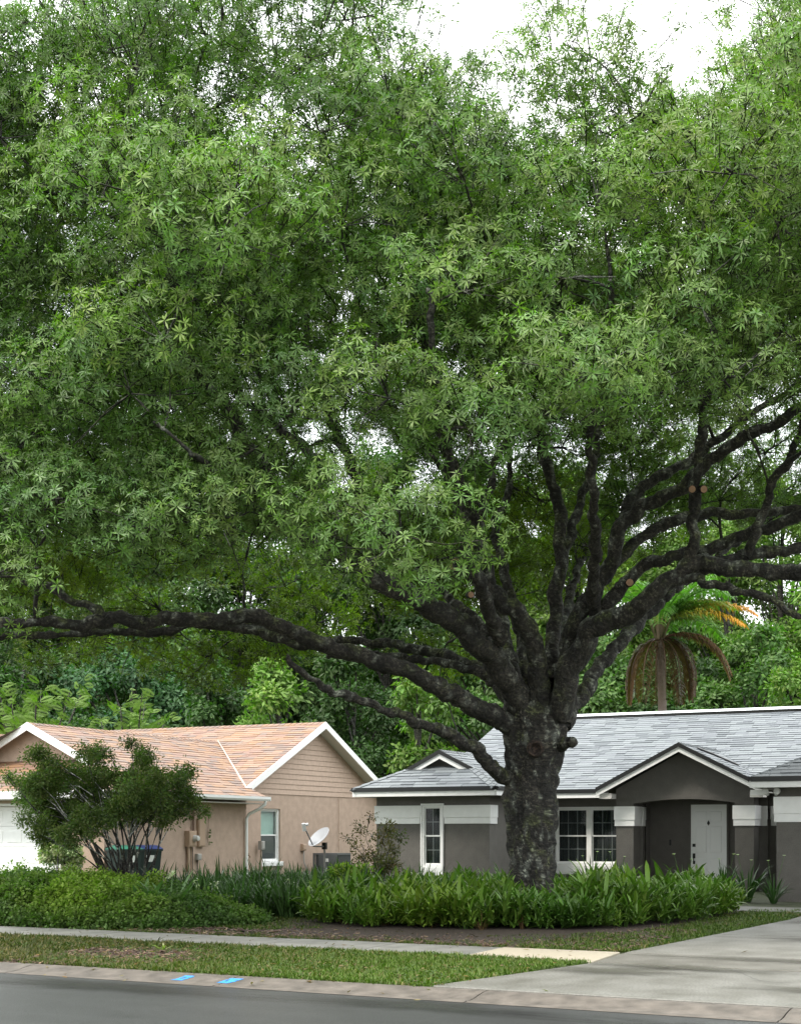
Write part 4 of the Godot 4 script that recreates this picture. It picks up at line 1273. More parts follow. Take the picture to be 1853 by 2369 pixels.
func crown_clumps() -> Array:
	var out := []
	var axis := at(1229, 2128, 25.7)
	axis.y = 0
	var right := Vector3(ca, 0, -sa); var away := Vector3(-sa, 0, -ca)
	var f := FastNoiseLite.new()
	f.seed = 21
	f.frequency = 0.35
	var gaps := [at(650, 1050, 18.5), at(660, 1050, 21), at(670, 1050, 23.5), at(700, 1050, 26), at(720, 1050, 29), at(730, 1050, 32), at(650, 15, 20), at(655, 15, 23), at(660, 15, 26), at(665, 15, 29), at(1800, 1010, 27), at(1790, 1000, 31)]   # an opening in the crown where limbs were taken out
	var tries := 0
	while tries < 9000 and out.size() < 500:
		tries += 1
		var az := rf(0, TAU); var s := rng.randf()
		s = pow(s, 0.9)
		var cs := sqrt(1.0 - s * s)
		var layer := rf(0.8, 1.0) if rng.randf() < 0.72 else rf(0.5, 0.8)
		var x := cos(az) * cs; var d := sin(az) * cs
		var k := (1.0 + 0.22 * f.get_noise_3d(x * 6.0, s * 6.0, d * 6.0)) * layer
		var rx := 10.5 if x > 0 else 12.6
		var rd := 8.0 if d < 0 else 8.5
		var lx := x * rx * k; var ld := d * rd * k
		var top := lerpf(17.9, 12.8, smoothstep(-3.0, -1.2, lx))
		top = lerpf(top, 17.5, smoothstep(2.9, 4.4, lx))
		var skirt := lerpf(5.2, 7.9, smoothstep(0.0, 2.5, lx))
		if d < 0: skirt = lerpf(4.9, 7.0, smoothstep(-2.6, 1.4, lx))
		var y := skirt + (top - skirt) * s * k
		if layer < 0.78 and y < 7.5: continue
		var p := axis + right * lx + away * ld + Vector3(0, y, 0)
		var ok := true
		for g in gaps:
			if p.distance_to(g) < 1.05: ok = false
		if not ok: continue
		for o in out:
			if o[0].distance_squared_to(p) < 1.05 * 1.05:
				ok = false
				break
		if not ok: continue
		var hue := clampf(0.5 + 0.35 * f.get_noise_3d(p.x * 1.5, p.y * 1.5, p.z * 1.5) * 2.0 + 0.14 * signf(lx), 0, 1)
		var col := Color(0.125, 0.222, 0.08).lerp(Color(0.215, 0.3, 0.078), hue)
		if d > 0.3 and y < 8.0: col = Color(0.18, 0.245, 0.035)
		out.append([p, rf(0.8, 1.3), col * rf(0.85, 1.2), rf(0.75, 1.25) * lerpf(lerpf(1.3, 1.0, smoothstep(-3.0, 1.0, lx)), 0.62, smoothstep(12.0, 14.5, y))])
	return out

# ---------------------------------------------------------------- woods behind the houses
var bunches := []

func woods_tree(called: String, label: String, px: float, z: float, top: float, half: float, tone: Color, sd: int, low := 0.12, fine := 1.0, group := "trees of the wood behind the houses") -> void:
	rng.seed = sd
	var foot := at(px, 1935, z)
	foot.y = 0.32
	var h := EYE + (1935.0 - top) / LENS * z - foot.y
	var w := half / LENS * z
	var t := thing(called, label, "tree", foot, group)
	var b := mb()
	b.col = Color(0.06, 0.05, 0.042)
	var lean := Vector3(rf(-0.4, 0.4), 0, rf(-0.4, 0.4))
	var pts := PackedVector3Array(); var rad := PackedFloat32Array()
	for i in 9:
		var f := i / 8.0
		pts.append(lean * f * f * 2.0 + Vector3(rf(-.06, .06), h * 0.82 * f - 0.1, rf(-.06, .06)))
		rad.append(lerpf(0.09 + h * 0.013, 0.04, f))
	b.tube(pts, rad, 9, true, 0.1, nz3)
	part("trunk", b, M.bark, t)
	b = mb()
	var blobs := []
	var n := int(12 + w * h * 0.36)
	for i in n:
		var f := pow(rng.randf(), 0.85)
		var y := lerpf(h * low, h * 0.94, f)
		var wide := w * sin(PI * clampf(0.16 + 0.78 * f, 0, 1)) * sqrt(rng.randf())
		var an := rf(0, TAU)
		var p := lean * f * f * 2.0 + Vector3(cos(an) * wide, y, sin(an) * wide)
		var r := rf(0.2, 0.34) * w * (1.15 - 0.45 * f)
		blobs.append([p, r])
		var j := clampi(int(f * 7.0), 1, 7)
		b.tube(PackedVector3Array([pts[j], pts[j].lerp(p, 0.5) + Vector3(0, -0.1 * r, 0), p]), PackedFloat32Array([0.07, 0.05, 0.02]), 5, false, 0.05, nz3)
	part("limbs", b, M.bark, t, "stuff")
	var xfs := []; var cols := []
	for bl in blobs:
		var r: float = bl[1]
		var k := int(34.0 * r * r * fine) + 8
		var g := rf(0.75, 1.25)
		for i in k:
			var d := rand_dir()
			d.y = d.y * 0.8 + 0.2
			var q: Vector3 = bl[0] + Vector3(d.x, d.y * 0.75, d.z) * r * rf(0.72, 1.05)
			var dir := (d + Vector3(0, 0.5, 0) + rand_dir() * 0.4).normalized()
			xfs.append(Transform3D(turn_to(dir, rf(0, TAU)).scaled(Vector3.ONE * rf(0.75, 1.25)), q))
			var u := g * rf(0.8, 1.2)
			cols.append(Color(tone.r * u * rf(0.85, 1.15), tone.g * u, tone.b * u))
	scatter("crown", bunches, M.matte, xfs, cols, t)

func woods() -> void:
	for i in 4: bunches.append(bunch(300 + i, 26, 0.5, 0.24, 0.45))
	var deep := Color(0.06, 0.115, 0.035); var mid := Color(0.09, 0.165, 0.045); var light := Color(0.14, 0.235, 0.045); var blue := Color(0.065, 0.145, 0.06); var lime := Color(0.1, 0.17, 0.028)
	# centre x, distance, top y, half width (survey), tone
	var list := [
		["tall_tree", "tall dark tree above the garage gable of the tan house", -60, 72, 1060, 210, mid, 0.2],
		["tall_tree", "tall mid green tree above the middle of the tan roof", 190, 74, 1020, 220, deep, 0.2],
		["tall_tree", "tall tree with dim olive leaves above the tan ridge", 420, 72, 1000, 220, mid, 0.2],
		["tall_tree", "tall tree above the tan house's end gable", 660, 75, 1010, 230, mid, 0.2],
		["tall_tree", "tall dark tree in the gap between the two houses", 900, 72, 1010, 210, deep, 0.15],
		["tall_tree", "tall yellowish tree seen between the oak's upright limbs", 1110, 76, 1020, 220, light, 0.2],
		["tall_tree", "tall tree just beyond the oak's thick limb towards the driveway", 1350, 74, 1010, 210, light, 0.2],
		["tall_tree", "tall tree with sky gaps beyond the palm", 1570, 76, 1030, 190, light, 0.2],
		["tall_tree", "tall pale green tree beyond the garage of the grey house", 1800, 73, 1060, 190, light, 0.2],
		["tall_tree", "tall tree past the garage end of the grey house", 2020, 74, 1100, 210, mid, 0.2],
		["tall_tree", "dense mid green tree filling the gap below the oak's low limb", 330, 68, 1230, 210, mid, 0.15],
		["tall_tree", "dense deep green tree behind the tan ridge's far part", 570, 69, 1200, 190, deep, 0.15],
		["tall_tree", "dense light green tree between palm and garage end", 1700, 70, 1150, 170, light, 0.15],
		["broad_tree", "dark rounded tree behind the tan garage ridge", 20, 62, 1430, 190, deep, 0.1],
		["broad_tree", "bluish green rounded tree behind the tan roof", 290, 64, 1440, 190, blue, 0.1],
		["broad_tree", "dark tree behind the tan roof next to the bright maple", 500, 61, 1500, 150, deep, 0.1],
		["broad_tree", "bright green maple-like tree above the tan end gable", 660, 58, 1525, 130, light, 0.1],
		["broad_tree", "deep green tree rising between the two house roofs", 830, 64, 1480, 150, deep, 0.1],
		["broad_tree", "bright leafy tree against the grey house's wing roof", 965, 56, 1560, 110, light, 0.1],
		["broad_tree", "mid green tree hidden behind the oak trunk", 1160, 62, 1400, 180, mid, 0.1],
		["broad_tree", "mid green tree behind the grey roof beside the oak trunk", 1370, 65, 1450, 140, mid, 0.1],
		["broad_tree", "dark green tree right behind the palm", 1550, 66, 1400, 150, deep, 0.1],
		["broad_tree", "light green bushy tree behind the grey ridge beyond the palm", 1740, 64, 1400, 150, mid, 0.1],
		["broad_tree", "light green tree behind the grey garage roof", 1880, 60, 1330, 150, light, 0.1],
	]
	for i in list.size():
		var l: Array = list[i]
		woods_tree(l[0], l[1], l[2], l[3], l[4], l[5], l[6], 1000 + i * 7, l[7])
	# two small trees with feathery fresh leaves behind the tan house
	var feather := feather_leaf()
	for s in [[70, 52.5, 1555, 120, "small feathery lime green tree behind the tan garage gable"], [300, 52.5, 1590, 130, "small feathery lime green tree behind the tan ridge"]]:
		rng.seed = int(s[0])
		var foot := at(s[0], 1935, s[1])
		foot.y = 0.32
		var t := thing("feathery_tree", s[4], "tree", foot, "small feathery trees behind the tan house")
		var h: float = EYE + (1935.0 - s[2]) / LENS * s[1] - foot.y
		var b := mb()
		var xfs := []; var cols := []
		for i in 9:
			var an := TAU * i / 9.0 + rf(-.3, .3)
			var reach := rf(0.4, 1.9)
			var tip := Vector3(cos(an) * reach, h * rf(0.72, 0.95), sin(an) * reach)
			b.tube(PackedVector3Array([Vector3(0, 0, 0), Vector3(cos(an) * 0.2, h * 0.35, sin(an) * 0.2), tip]), PackedFloat32Array([0.09, 0.06, 0.02]), 6, false, 0.05, nz3)
			for k in 34:
				var q := tip.lerp(Vector3(0, h * 0.45, 0), rng.randf() * 0.6) + rand_dir() * 0.42
				var a2 := rf(0, TAU)
				xfs.append(Transform3D(turn_to(Vector3(cos(a2), rf(0.1, 0.6), sin(a2)).normalized(), rf(-0.4, 0.4)).scaled(Vector3.ONE * rf(0.4, 0.65)), q))
				var u := rf(0.8, 1.2)
				cols.append(Color(0.12 * u, 0.2 * u, 0.035 * u))
		part("trunk", b, M.bark, t)
		scatter("crown", [feather], M.matte, xfs, cols, t)
	# the mass of the wood farther in
	rng.seed = 77
	var xs := []; var cs := []
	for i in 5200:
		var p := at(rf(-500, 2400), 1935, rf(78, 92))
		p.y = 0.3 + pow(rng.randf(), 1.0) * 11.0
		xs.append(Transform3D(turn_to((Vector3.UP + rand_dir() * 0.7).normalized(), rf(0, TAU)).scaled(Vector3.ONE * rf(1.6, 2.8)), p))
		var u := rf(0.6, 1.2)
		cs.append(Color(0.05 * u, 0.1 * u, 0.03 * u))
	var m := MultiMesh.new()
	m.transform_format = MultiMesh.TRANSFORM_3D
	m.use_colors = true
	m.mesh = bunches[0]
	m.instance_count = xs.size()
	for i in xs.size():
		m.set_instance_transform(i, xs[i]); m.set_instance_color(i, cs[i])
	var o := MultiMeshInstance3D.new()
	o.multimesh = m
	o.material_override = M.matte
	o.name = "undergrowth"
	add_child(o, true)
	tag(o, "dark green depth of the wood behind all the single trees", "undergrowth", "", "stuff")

func feather_leaf() -> ArrayMesh:   # a frond of paired leaflets along +y
	rng.seed = 5
	var b := mb()
	for i in 14:
		var f := i / 13.0
		var p := Vector3(0, f * 0.75, -0.22 * f * f)
		var ln := 0.26 * sin(PI * (0.15 + 0.8 * f))
		for s in [-1, 1]:
			b.leaf(p, Vector3(s, 0.45, -0.15).normalized(), Vector3(0, 0.1, 1).normalized(), ln, 0.065, 0.15, Color(1, 1, 1) * rf(0.85, 1.15))
	b.leaf(Vector3(0, 0.75, -0.22), Vector3(0, 1, -0.4).normalized(), Vector3(0, 0.3, 1).normalized(), 0.15, 0.06, 0.1, Color.WHITE)
	return b.done()

func frond(b: MB, root: Vector3, dir: Vector3, ln: float, droop: float, c0: Color, c1: Color, leaf_len: float, hang: float) -> void:   # palm frond: rachis and leaflets
	var p := root; var d := dir
	var n := 26
	var pts := PackedVector3Array(); var rad := PackedFloat32Array()
	for i in n + 1:
		var f := float(i) / n
		pts.append(p); rad.append(lerpf(0.035, 0.006, f))
		p += d * ln / n
		d = (d + Vector3.DOWN * droop / n * (0.5 + f)).normalized()
	b.col = c0 * 0.8
	b.tube(pts, rad, 5, false)
	for i in range(4, n):
		var f := float(i) / n
		var t := (pts[i + 1] - pts[i]).normalized()
		var s := t.cross(Vector3.UP).normalized()
		var L := leaf_len * (0.35 + 1.1 * sin(PI * clampf(f * 0.9 + 0.1, 0, 1)) * 0.6)
		for k in 3:
			for sg in [-1, 1]:
				var q := pts[i].lerp(pts[i + 1], k / 3.0)
				var dd: Vector3 = (s * sg + t * rf(0.35, 0.75) + Vector3.UP * rf(-0.15, 0.25)).normalized()
				b.blade(q, dd, L * rf(0.85, 1.1), 0.035, hang * rf(0.8, 1.2), 3, 0.15, c0.lerp(c1, clampf(f * 1.3 - 0.2 + rf(-0.12, 0.12), 0, 1)) * rf(0.85, 1.15))

func palm() -> void:
	rng.seed = 31
	var z := 50.0
	var foot := at(1527, 1935, z)
	foot.y = 0.32
	var t := thing("palm_tree", "queen palm behind the grey house with an orange dying frond", "palm", foot)
	var o := Transform3D(Basis.IDENTITY, -foot)
	var head := at(1525, 1478, z)
	var b := mb(o)
	var pts := PackedVector3Array(); var rad := PackedFloat32Array()
	for i in 60:
		var f := i / 59.0
		pts.append(foot.lerp(head, f) + Vector3(0.1 * sin(f * 3.0), 0, 0))
		rad.append(0.15 + (0.02 if i % 2 else 0.0) - 0.03 * f)
		if i == 0: b.col = Color(0.2, 0.16, 0.13)
	b.tube(pts, rad, 12)
	part("trunk", b, M.tint, t)
	b = mb(o)
	for i in 22:   # old sheaths and boots at the head
		var an := rf(0, TAU)
		var d := Vector3(cos(an) * 0.3, rf(0.6, 1.0), sin(an) * 0.3).normalized()
		b.blade(head + Vector3(cos(an), 0, sin(an)) * 0.1 + Vector3(0, rf(-0.3, 0.2), 0), d, rf(0.7, 1.5), 0.09, 0.3, 4, 0.2, Color(0.28, 0.21, 0.15) * rf(0.6, 1.2))
	part("crownshaft", b, M.leaf, t)
	var right := Vector3(ca, 0, -sa); var toward := Vector3(sa, 0, ca)
	var green := Color(0.11, 0.22, 0.055)
	var dirs := []
	for i in 18:
		var an := TAU * i / 18.0 + rf(-.15, .15)
		dirs.append([(right * cos(an) + toward * sin(an) * 0.8 + Vector3.UP * rf(0.35, 1.4)).normalized(), rf(2.7, 3.3), rf(1.3, 2.0), green, green * 1.25, 0.72, 2.2])
	dirs.append([(right + toward * 0.3 + Vector3.UP * 0.62).normalized(), 3.25, 1.25, Color(0.2, 0.3, 0.05), Color(0.6, 0.22, 0.035), 0.8, 2.2])
	dirs.append([(right + toward * 0.55 + Vector3.UP * 0.5).normalized(), 3.0, 1.3, Color(0.22, 0.28, 0.05), Color(0.7, 0.3, 0.03), 0.8, 2.2])
	dirs.append([(right * 0.8 + toward * 0.5 + Vector3.UP * 0.8).normalized(), 2.7, 1.6, green, Color(0.3, 0.3, 0.05), 0.6, 1.6])
	for d in dirs:
		b = mb(o)
		frond(b, head + Vector3(0, 0.45, 0), d[0], d[1], d[2], d[3], d[4], d[5], d[6])
		part("frond", b, M.leaf, t)
	for i in 13:   # dead fronds that hang down round the trunk
		var an := TAU * i / 12.0 + rf(-.35, .35)
		var d := (right * cos(an) + toward * sin(an) + Vector3.UP * rf(-0.3, 0.25)).normalized()
		if i == 0: d = (right + toward * 0.3 + Vector3.UP * 0.4).normalized()
		if i == 1: d = (right * 0.8 + toward * 0.1 + Vector3.UP * 0.25).normalized()
		b = mb(o)
		var br := Color(0.13, 0.075, 0.045) * rf(0.7, 1.2)
		frond(b, head + Vector3(0, 0.0, 0), d, 3.0 if i < 2 else 2.6, 2.6 if i < 2 else 5.5, br, br * 1.2, 0.5, 3.0)
		part("dead_frond", b, M.leaf, t)

# ---------------------------------------------------------------- planting
func leaf_plant(sd: int) -> ArrayMesh:   # fountain of broad arching blades
	rng.seed = sd
	var b := mb()
	for st in 3:   # leafy stems
		var lean := Vector3(rf(-.35, .35), 1.0, rf(-.35, .35)).normalized()
		var foot := Vector3(rf(-.12, .12), 0, rf(-.12, .12))
		var tall := rf(0.32, 0.5)
		for i in 8:
			var an := i * 2.4 + rf(-.5, .5)
			var k := rf(0.5, 1.5) * (1.2 - 0.09 * i)
			var d := (lean + Vector3(cos(an) * k, rf(-0.1, 0.3), sin(an) * k)).normalized()
			var g := rf(0.65, 1.25)
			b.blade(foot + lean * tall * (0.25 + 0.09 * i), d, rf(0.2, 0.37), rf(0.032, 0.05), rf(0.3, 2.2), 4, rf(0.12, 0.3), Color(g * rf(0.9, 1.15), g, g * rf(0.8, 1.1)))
	return b.done()

func strap_plant(sd: int, count: int, ln: float, w: float) -> ArrayMesh:
	rng.seed = sd
	var b := mb()
	for i in count:
		var an := rf(0, TAU)
		var k := rf(0.1, 0.8)
		var d := Vector3(cos(an) * k, 1.0, sin(an) * k).normalized()
		var g := rf(0.6, 1.3)
		b.blade(Vector3(cos(an), 0, sin(an)) * rf(0, 0.09), d, ln * rf(0.6, 1.1), w, rf(0.6, 2.4), 5, 0.2, Color(g, g, g))
	return b.done()

func grass_tuft(sd: int) -> ArrayMesh:
	rng.seed = sd
	var b := mb()
	for i in 16:
		var an := rf(0, TAU)
		var d := Vector3(cos(an) * rf(0.3, 1.1), 1.0, sin(an) * rf(0.3, 1.1)).normalized()
		var g := rf(0.6, 1.3)
		b.blade(Vector3(rf(-.06, .06), 0, rf(-.06, .06)), d, rf(0.03, 0.085), rf(0.008, 0.014), rf(0.8, 3.0), 2, 0.1, Color(g, g, g * rf(0.7, 1.1)))
	return b.done()

func in_poly(p: Vector2, poly: PackedVector2Array) -> bool:
	return Geometry2D.is_point_in_polygon(p, poly)

func stuff(called: String, label: String, category: String, meshes: Array, m: Material, xfs: Array, cols: Array) -> void:
	var t := thing(called, label, category)
	t.set_meta("kind", "stuff")
	scatter("blades", meshes, m, xfs, cols, t)

func planting() -> void:
	# the bed under the oak
	var bed := PackedVector2Array([Vector2(-12.9, 22.4), Vector2(-12.2, 21.3), Vector2(-10.9, 20.7), Vector2(-9.0, 20.75), Vector2(-7.6, 21.5), Vector2(-6.7, 23.6), Vector2(-6.55, 25.8), Vector2(-7.2, 27.8), Vector2(-9.5, 28.6), Vector2(-12.2, 28.0), Vector2(-13.4, 25.4)])
	var plants := []
	for i in 6: plants.append(leaf_plant(60 + i))
	rng.seed = 600
	var xfs := []; var cols := []
	var foot := at(1229, 2128, 25.7)
	while xfs.size() < 2500:
		var p := Vector2(rf(-13.6, -6.4), rf(20.6, 28.7))
		if not in_poly(p, bed): continue
		if Vector2(foot.x, -foot.z).distance_to(p) < 0.62: continue
		var y := gy(p.x, p.y) + 0.02
		var tilt := (Vector3.UP + rand_dir() * 0.25).normalized()
		xfs.append(Transform3D(turn_to(tilt, rf(0, TAU)).scaled(Vector3.ONE * rf(0.6, 1.02) * (1.0 + 0.7 * nz.get_noise_2d(p.x * 45.0, p.y * 45.0))), V(p.x, y, p.y)))
		var u := rf(0.75, 1.25); var yel := clampf(nz.get_noise_2d(p.x * 14.0, p.y * 14.0) + 0.5, 0, 1)
		cols.append(Color(lerpf(0.085, 0.18, yel) * u, lerpf(0.17, 0.26, yel) * u, 0.035 * u))
	var mixed := []; var mcols := []
	for i in 170:   # strap leaves that stand up through the bed, and withered ones at its front
		var p := Vector2(rf(-13.2, -6.6), rf(20.7, 28.4))
		if not in_poly(p, bed): continue
		var dead := p.y < 22.0 and rng.randf() < 0.5
		mixed.append(Transform3D(Basis(Vector3.UP, rf(0, TAU)).scaled(Vector3.ONE * (rf(0.4, 0.6) if dead else rf(0.7, 1.0))), V(p.x, gy(p.x, p.y) + 0.02, p.y)))
		mcols.append(Color(0.16, 0.1, 0.05) if dead else Color(0.09, 0.16, 0.04) * rf(0.8, 1.2))
	stuff("bed_strap_leaves", "tall strap leaves and withered blades scattered through the oak's bed", "bed plants", [strap_plant(70, 14, 0.75, 0.02), strap_plant(71, 10, 0.8, 0.024)], M.glossy, mixed, mcols)
	stuff("leafy_bed_plants", "dense bed of arching broad green leaves round the oak's foot", "bed plants", plants, M.glossy, xfs, cols)
	# strap-leaved border from the hedge to the bed
	var straps := []
	for i in 5: straps.append(strap_plant(80 + i, 30, 0.72, 0.022))
	rng.seed = 610
	xfs = []; cols = []
	var border := PackedVector2Array([Vector2(-17.6, 24.0), Vector2(-15.4, 22.6), Vector2(-13.3, 22.3), Vector2(-12.6, 23.0), Vector2(-12.6, 27.5), Vector2(-14.0, 29.0), Vector2(-18.0, 28.5)])
	while xfs.size() < 520:
		var p := Vector2(rf(-18, -12.3), rf(22, 29))
		if not in_poly(p, border): continue
		xfs.append(Transform3D(Basis(Vector3.UP, rf(0, TAU)).scaled(Vector3.ONE * rf(0.55, 1.2) * (1.0 + 0.5 * nz.get_noise_2d(p.x * 50.0, p.y * 50.0))), V(p.x, gy(p.x, p.y), p.y)))
		var u := rf(0.6, 1.5)
		cols.append(Color(0.06 * u, 0.115 * u, 0.035 * u))
	stuff("strap_leaf_border", "dark strap-leaved border between the hedge and the oak's bed", "border plants", straps, M.glossy, xfs, cols)
	# single strap-leaved clumps by the grey house
	var lily := strap_plant(95, 46, 0.85, 0.026)
	for s in [[-12.0, 34.0, 1.0, "strap-leaved lily clump below the grey porch's first pillar"], [-11.2, 33.6, 1.0, "strap-leaved lily clump in front of the doorbell wall"], [-8.0, 30.6, 0.95, "white-flowered strap-leaved clump before the second porch pillar"], [-7.35, 29.9, 1.05, "large strap-leaved clump with pale arching blades by the garage corner"], [-6.75, 29.5, 0.7, "thin wispy strap-leaved clump against the garage wall"], [-8.7, 30.2, 0.85, "strap-leaved clump beside the potted plant"]]:
		var t := thing("lily_clump", s[3], "lily plant", V(s[0], gy(s[0], s[1]), s[1]), "lily clumps by the grey house")
		var c := part("blades", lily, M.lily, t, "stuff")
		c.scale = Vector3.ONE * s[2]
		c.rotation.y = s[0] * 3.0
		for k in 2:
			var b := mb()
			b.col = Color(0.06, 0.12, 0.03)
			var an: float = s[0] * 5.0 + k * 2.3
			var top := Vector3(cos(an) * 0.2, 0.82 + 0.1 * k, sin(an) * 0.2)
			b.tube(PackedVector3Array([Vector3.ZERO, top * 0.5 + Vector3(0, 0.06, 0), top]), PackedFloat32Array([0.006, 0.005, 0.004]), 4)
			part("flower_stalk", b, M.paint, t)
			b = mb()
			for i in 6:
				var a2 := TAU * i / 6
				b.leaf(top, Vector3(cos(a2), 0.5, sin(a2)).normalized(), Vector3.UP, 0.045, 0.022, 0.1, Color(0.85, 0.85, 0.82))
			part("flower", b, M.matte, t)
	# hedge along the pavement before the tan house
	hedge()
	# grass of the verge, the lawn edges and tufts on the bare earth
	var tufts := []
	for i in 5: tufts.append(grass_tuft(120 + i))
	rng.seed = 640
	xfs = []; cols = []
	while xfs.size() < 17500:
		var u := rf(-17.5, -6.1); var d := rf(14.11, 17.14)
		if u > lerpf(-6.72, -6.05, (d - 14.12) / 3.0) - 0.02: continue
		var thin := nz.get_noise_2d(u * 11.0, d * 30.0)
		var bare := exp(-pow((u + 11.6) / 1.1, 2) - pow((d - 15.7) / 0.8, 2)) * 1.4 + exp(-pow((u + 13.9) / 1.6, 2) - pow((d - 15.6) / 0.4, 2)) * 0.4
		if rng.randf() < bare * 0.75 + (0.5 if thin < 0.0 else 0.12): continue
		_tuft(xfs, cols, u, d, 1.0, clampf((u + 13.0) / 5.0, 0, 1))
	var weeds := [bunch(190, 9, 0.05, 0.05, 0.5), bunch(191, 12, 0.07, 0.06, 0.4)]
	var wx := []; var wc := []
	for i in 2600:
		var u := rf(-17.5, -6.4); var d := rf(14.14, 17.12)
		if nz.get_noise_2d(u * 25.0 + 300.0, d * 40.0) < -0.05 or u > -6.7 and d < 16: continue
		wx.append(Transform3D(Basis(Vector3.UP, rf(0, TAU)).scaled(Vector3.ONE * rf(0.5, 1.1)), gp(u, d, 0.03)))
		var k := rf(0.6, 1.25)
		wc.append(Color(0.085 * k, 0.13 * k, 0.045 * k) if rng.randf() < 0.75 else Color(0.2 * k, 0.15 * k, 0.08 * k))
	stuff("verge_weeds", "small broad-leaved weeds and dead bits among the verge grass", "weeds", weeds, M.matte, wx, wc)
	stuff("verge_grass", "rough grass of the verge between kerb and pavement", "grass", tufts, M.matte, xfs, cols)
	xfs = []; cols = []
	var lawns := [PackedVector2Array([Vector2(-15.4, 22.5), Vector2(-14.2, 20.5), Vector2(-12.4, 20.1), Vector2(-11.6, 20.6), Vector2(-12.6, 22.4), Vector2(-14.0, 23.0)]),
		PackedVector2Array([Vector2(-7.4, 18.6), Vector2(-6.12, 18.6), Vector2(-5.5, 24.6), Vector2(-5.5, 27.6), Vector2(-6.6, 27.0), Vector2(-6.75, 23.5), Vector2(-7.0, 21.4), Vector2(-8.6, 20.0)])]
	for g in 2:
		for i in 9000:
			var p := Vector2(rf(-15.5, -11.0), rf(20, 23.2)) if g == 0 else Vector2(rf(-9, -5.4), rf(18.4, 28))
			if not in_poly(p, lawns[g]): continue
			if rng.randf() < 0.35 + 0.5 * nz.get_noise_2d(p.x * 30.0, p.y * 30.0): continue
			_tuft(xfs, cols, p.x, street_d(p.x, p.y), 1.0, 0.9)
	for i in 900:   # sparse tufts along the pavement's far edge and on the earth
		var u := rf(-15.0, -6.3)
		_tuft(xfs, cols, u, 18.42 + absf(rng.randfn(0, 0.35)), 0.8, 0.6)
	for i in 14000:   # lawn about the houses
		var p := Vector2(rf(-24, -9), rf(28.5, 36))
		if p.x < -14 or p.y < 33: _tuft(xfs, cols, p.x, street_d(p.x, p.y), 1.1, 0.6)
	stuff("lawn_grass", "grass edging the bed and the lawns before the houses", "grass", tufts, M.matte, xfs, cols)
	# bark chips and fallen leaves
	var chip := mb()
	chip.bx(-0.03, 0.03, 0, 0.008, -0.008, 0.008)
	var lf := mb()
	lf.leaf(Vector3(-0.05, 0.004, 0), Vector3(1, 0.08, 0).normalized(), Vector3.UP, 0.1, 0.032, 0.0, Color.WHITE)
	rng.seed = 660
	xfs = []; cols = []
	for i in 6500:
		var p := Vector2(rf(-14.4, -6.2), rf(18.5, 22.4)) if i % 4 else Vector2(rf(-12.8, -10.4), rf(14.6, 16.8))
		var d := street_d(p.x, p.y)
		if d < 18.5 and i % 4: continue
		var br := rf(0.5, 1.3)
		xfs.append(Transform3D(turn_to((Vector3.UP + rand_dir() * 0.4).normalized(), rf(0, TAU)).scaled(Vector3.ONE * rf(0.5, 1.5)), gp(p.x, d, rf(0.01, 0.03))))
		cols.append(Color(0.085 * br, 0.05 * br, 0.034 * br) if rng.randf() < 0.8 else Color(0.19 * br, 0.13 * br, 0.08 * br))
	stuff("bark_mulch", "dark bark mulch and chips on the bare earth before the bed", "mulch", [chip.done()], M.paint, xfs, cols)
	xfs = []; cols = []
	for i in 900:
		var u := rf(-17, -3.0); var d := rf(13.3, 21.0)
		if d > 14.3 and d < 17.1 and u > -6.3: continue
		if u > -6.3 and rng.randf() < 0.9: continue
		if d < 13.9 and rng.randf() < 0.6: continue
		if d > 17.1 and d < 18.4 and rng.randf() < 0.5: continue
		var lift := 0.045 if d > 14.3 else 0.02
		if d > 13.5 and d <= 14.3: lift = 0.025
		xfs.append(Transform3D(turn_to((Vector3.UP + rand_dir() * 0.3).normalized(), rf(0, TAU)).scaled(Vector3.ONE * rf(0.5, 1.1)), gp(u, d, lift)))
		cols.append([Color(0.12, 0.065, 0.03), Color(0.2, 0.12, 0.05), Color(0.09, 0.055, 0.03), Color(0.25, 0.2, 0.1)][rng.randi() % 4])
	stuff("fallen_leaves", "brown fallen oak leaves scattered on verge, pavement and earth", "leaf litter", [lf.done()], M.matte, xfs, cols)

func _tuft(xfs: Array, cols: Array, u: float, d: float, sc: float, fresh: float) -> void:
	var s := rf(0.6, 1.25) * sc
	xfs.append(Transform3D(Basis(Vector3.UP, rf(0, TAU)).scaled(Vector3(s, s * rf(0.8, 1.2), s)), gp(u, d, 0.0)))
	var g := rf(0.7, 1.25)
	var dry := 1.0 if rng.randf() < 0.3 - 0.2 * fresh else 0.0
	var c := Color(0.075, 0.088, 0.032).lerp(Color(0.105, 0.155, 0.036), fresh).lerp(Color(0.2, 0.155, 0.08), dry * 0.8)
	cols.append(c * g)

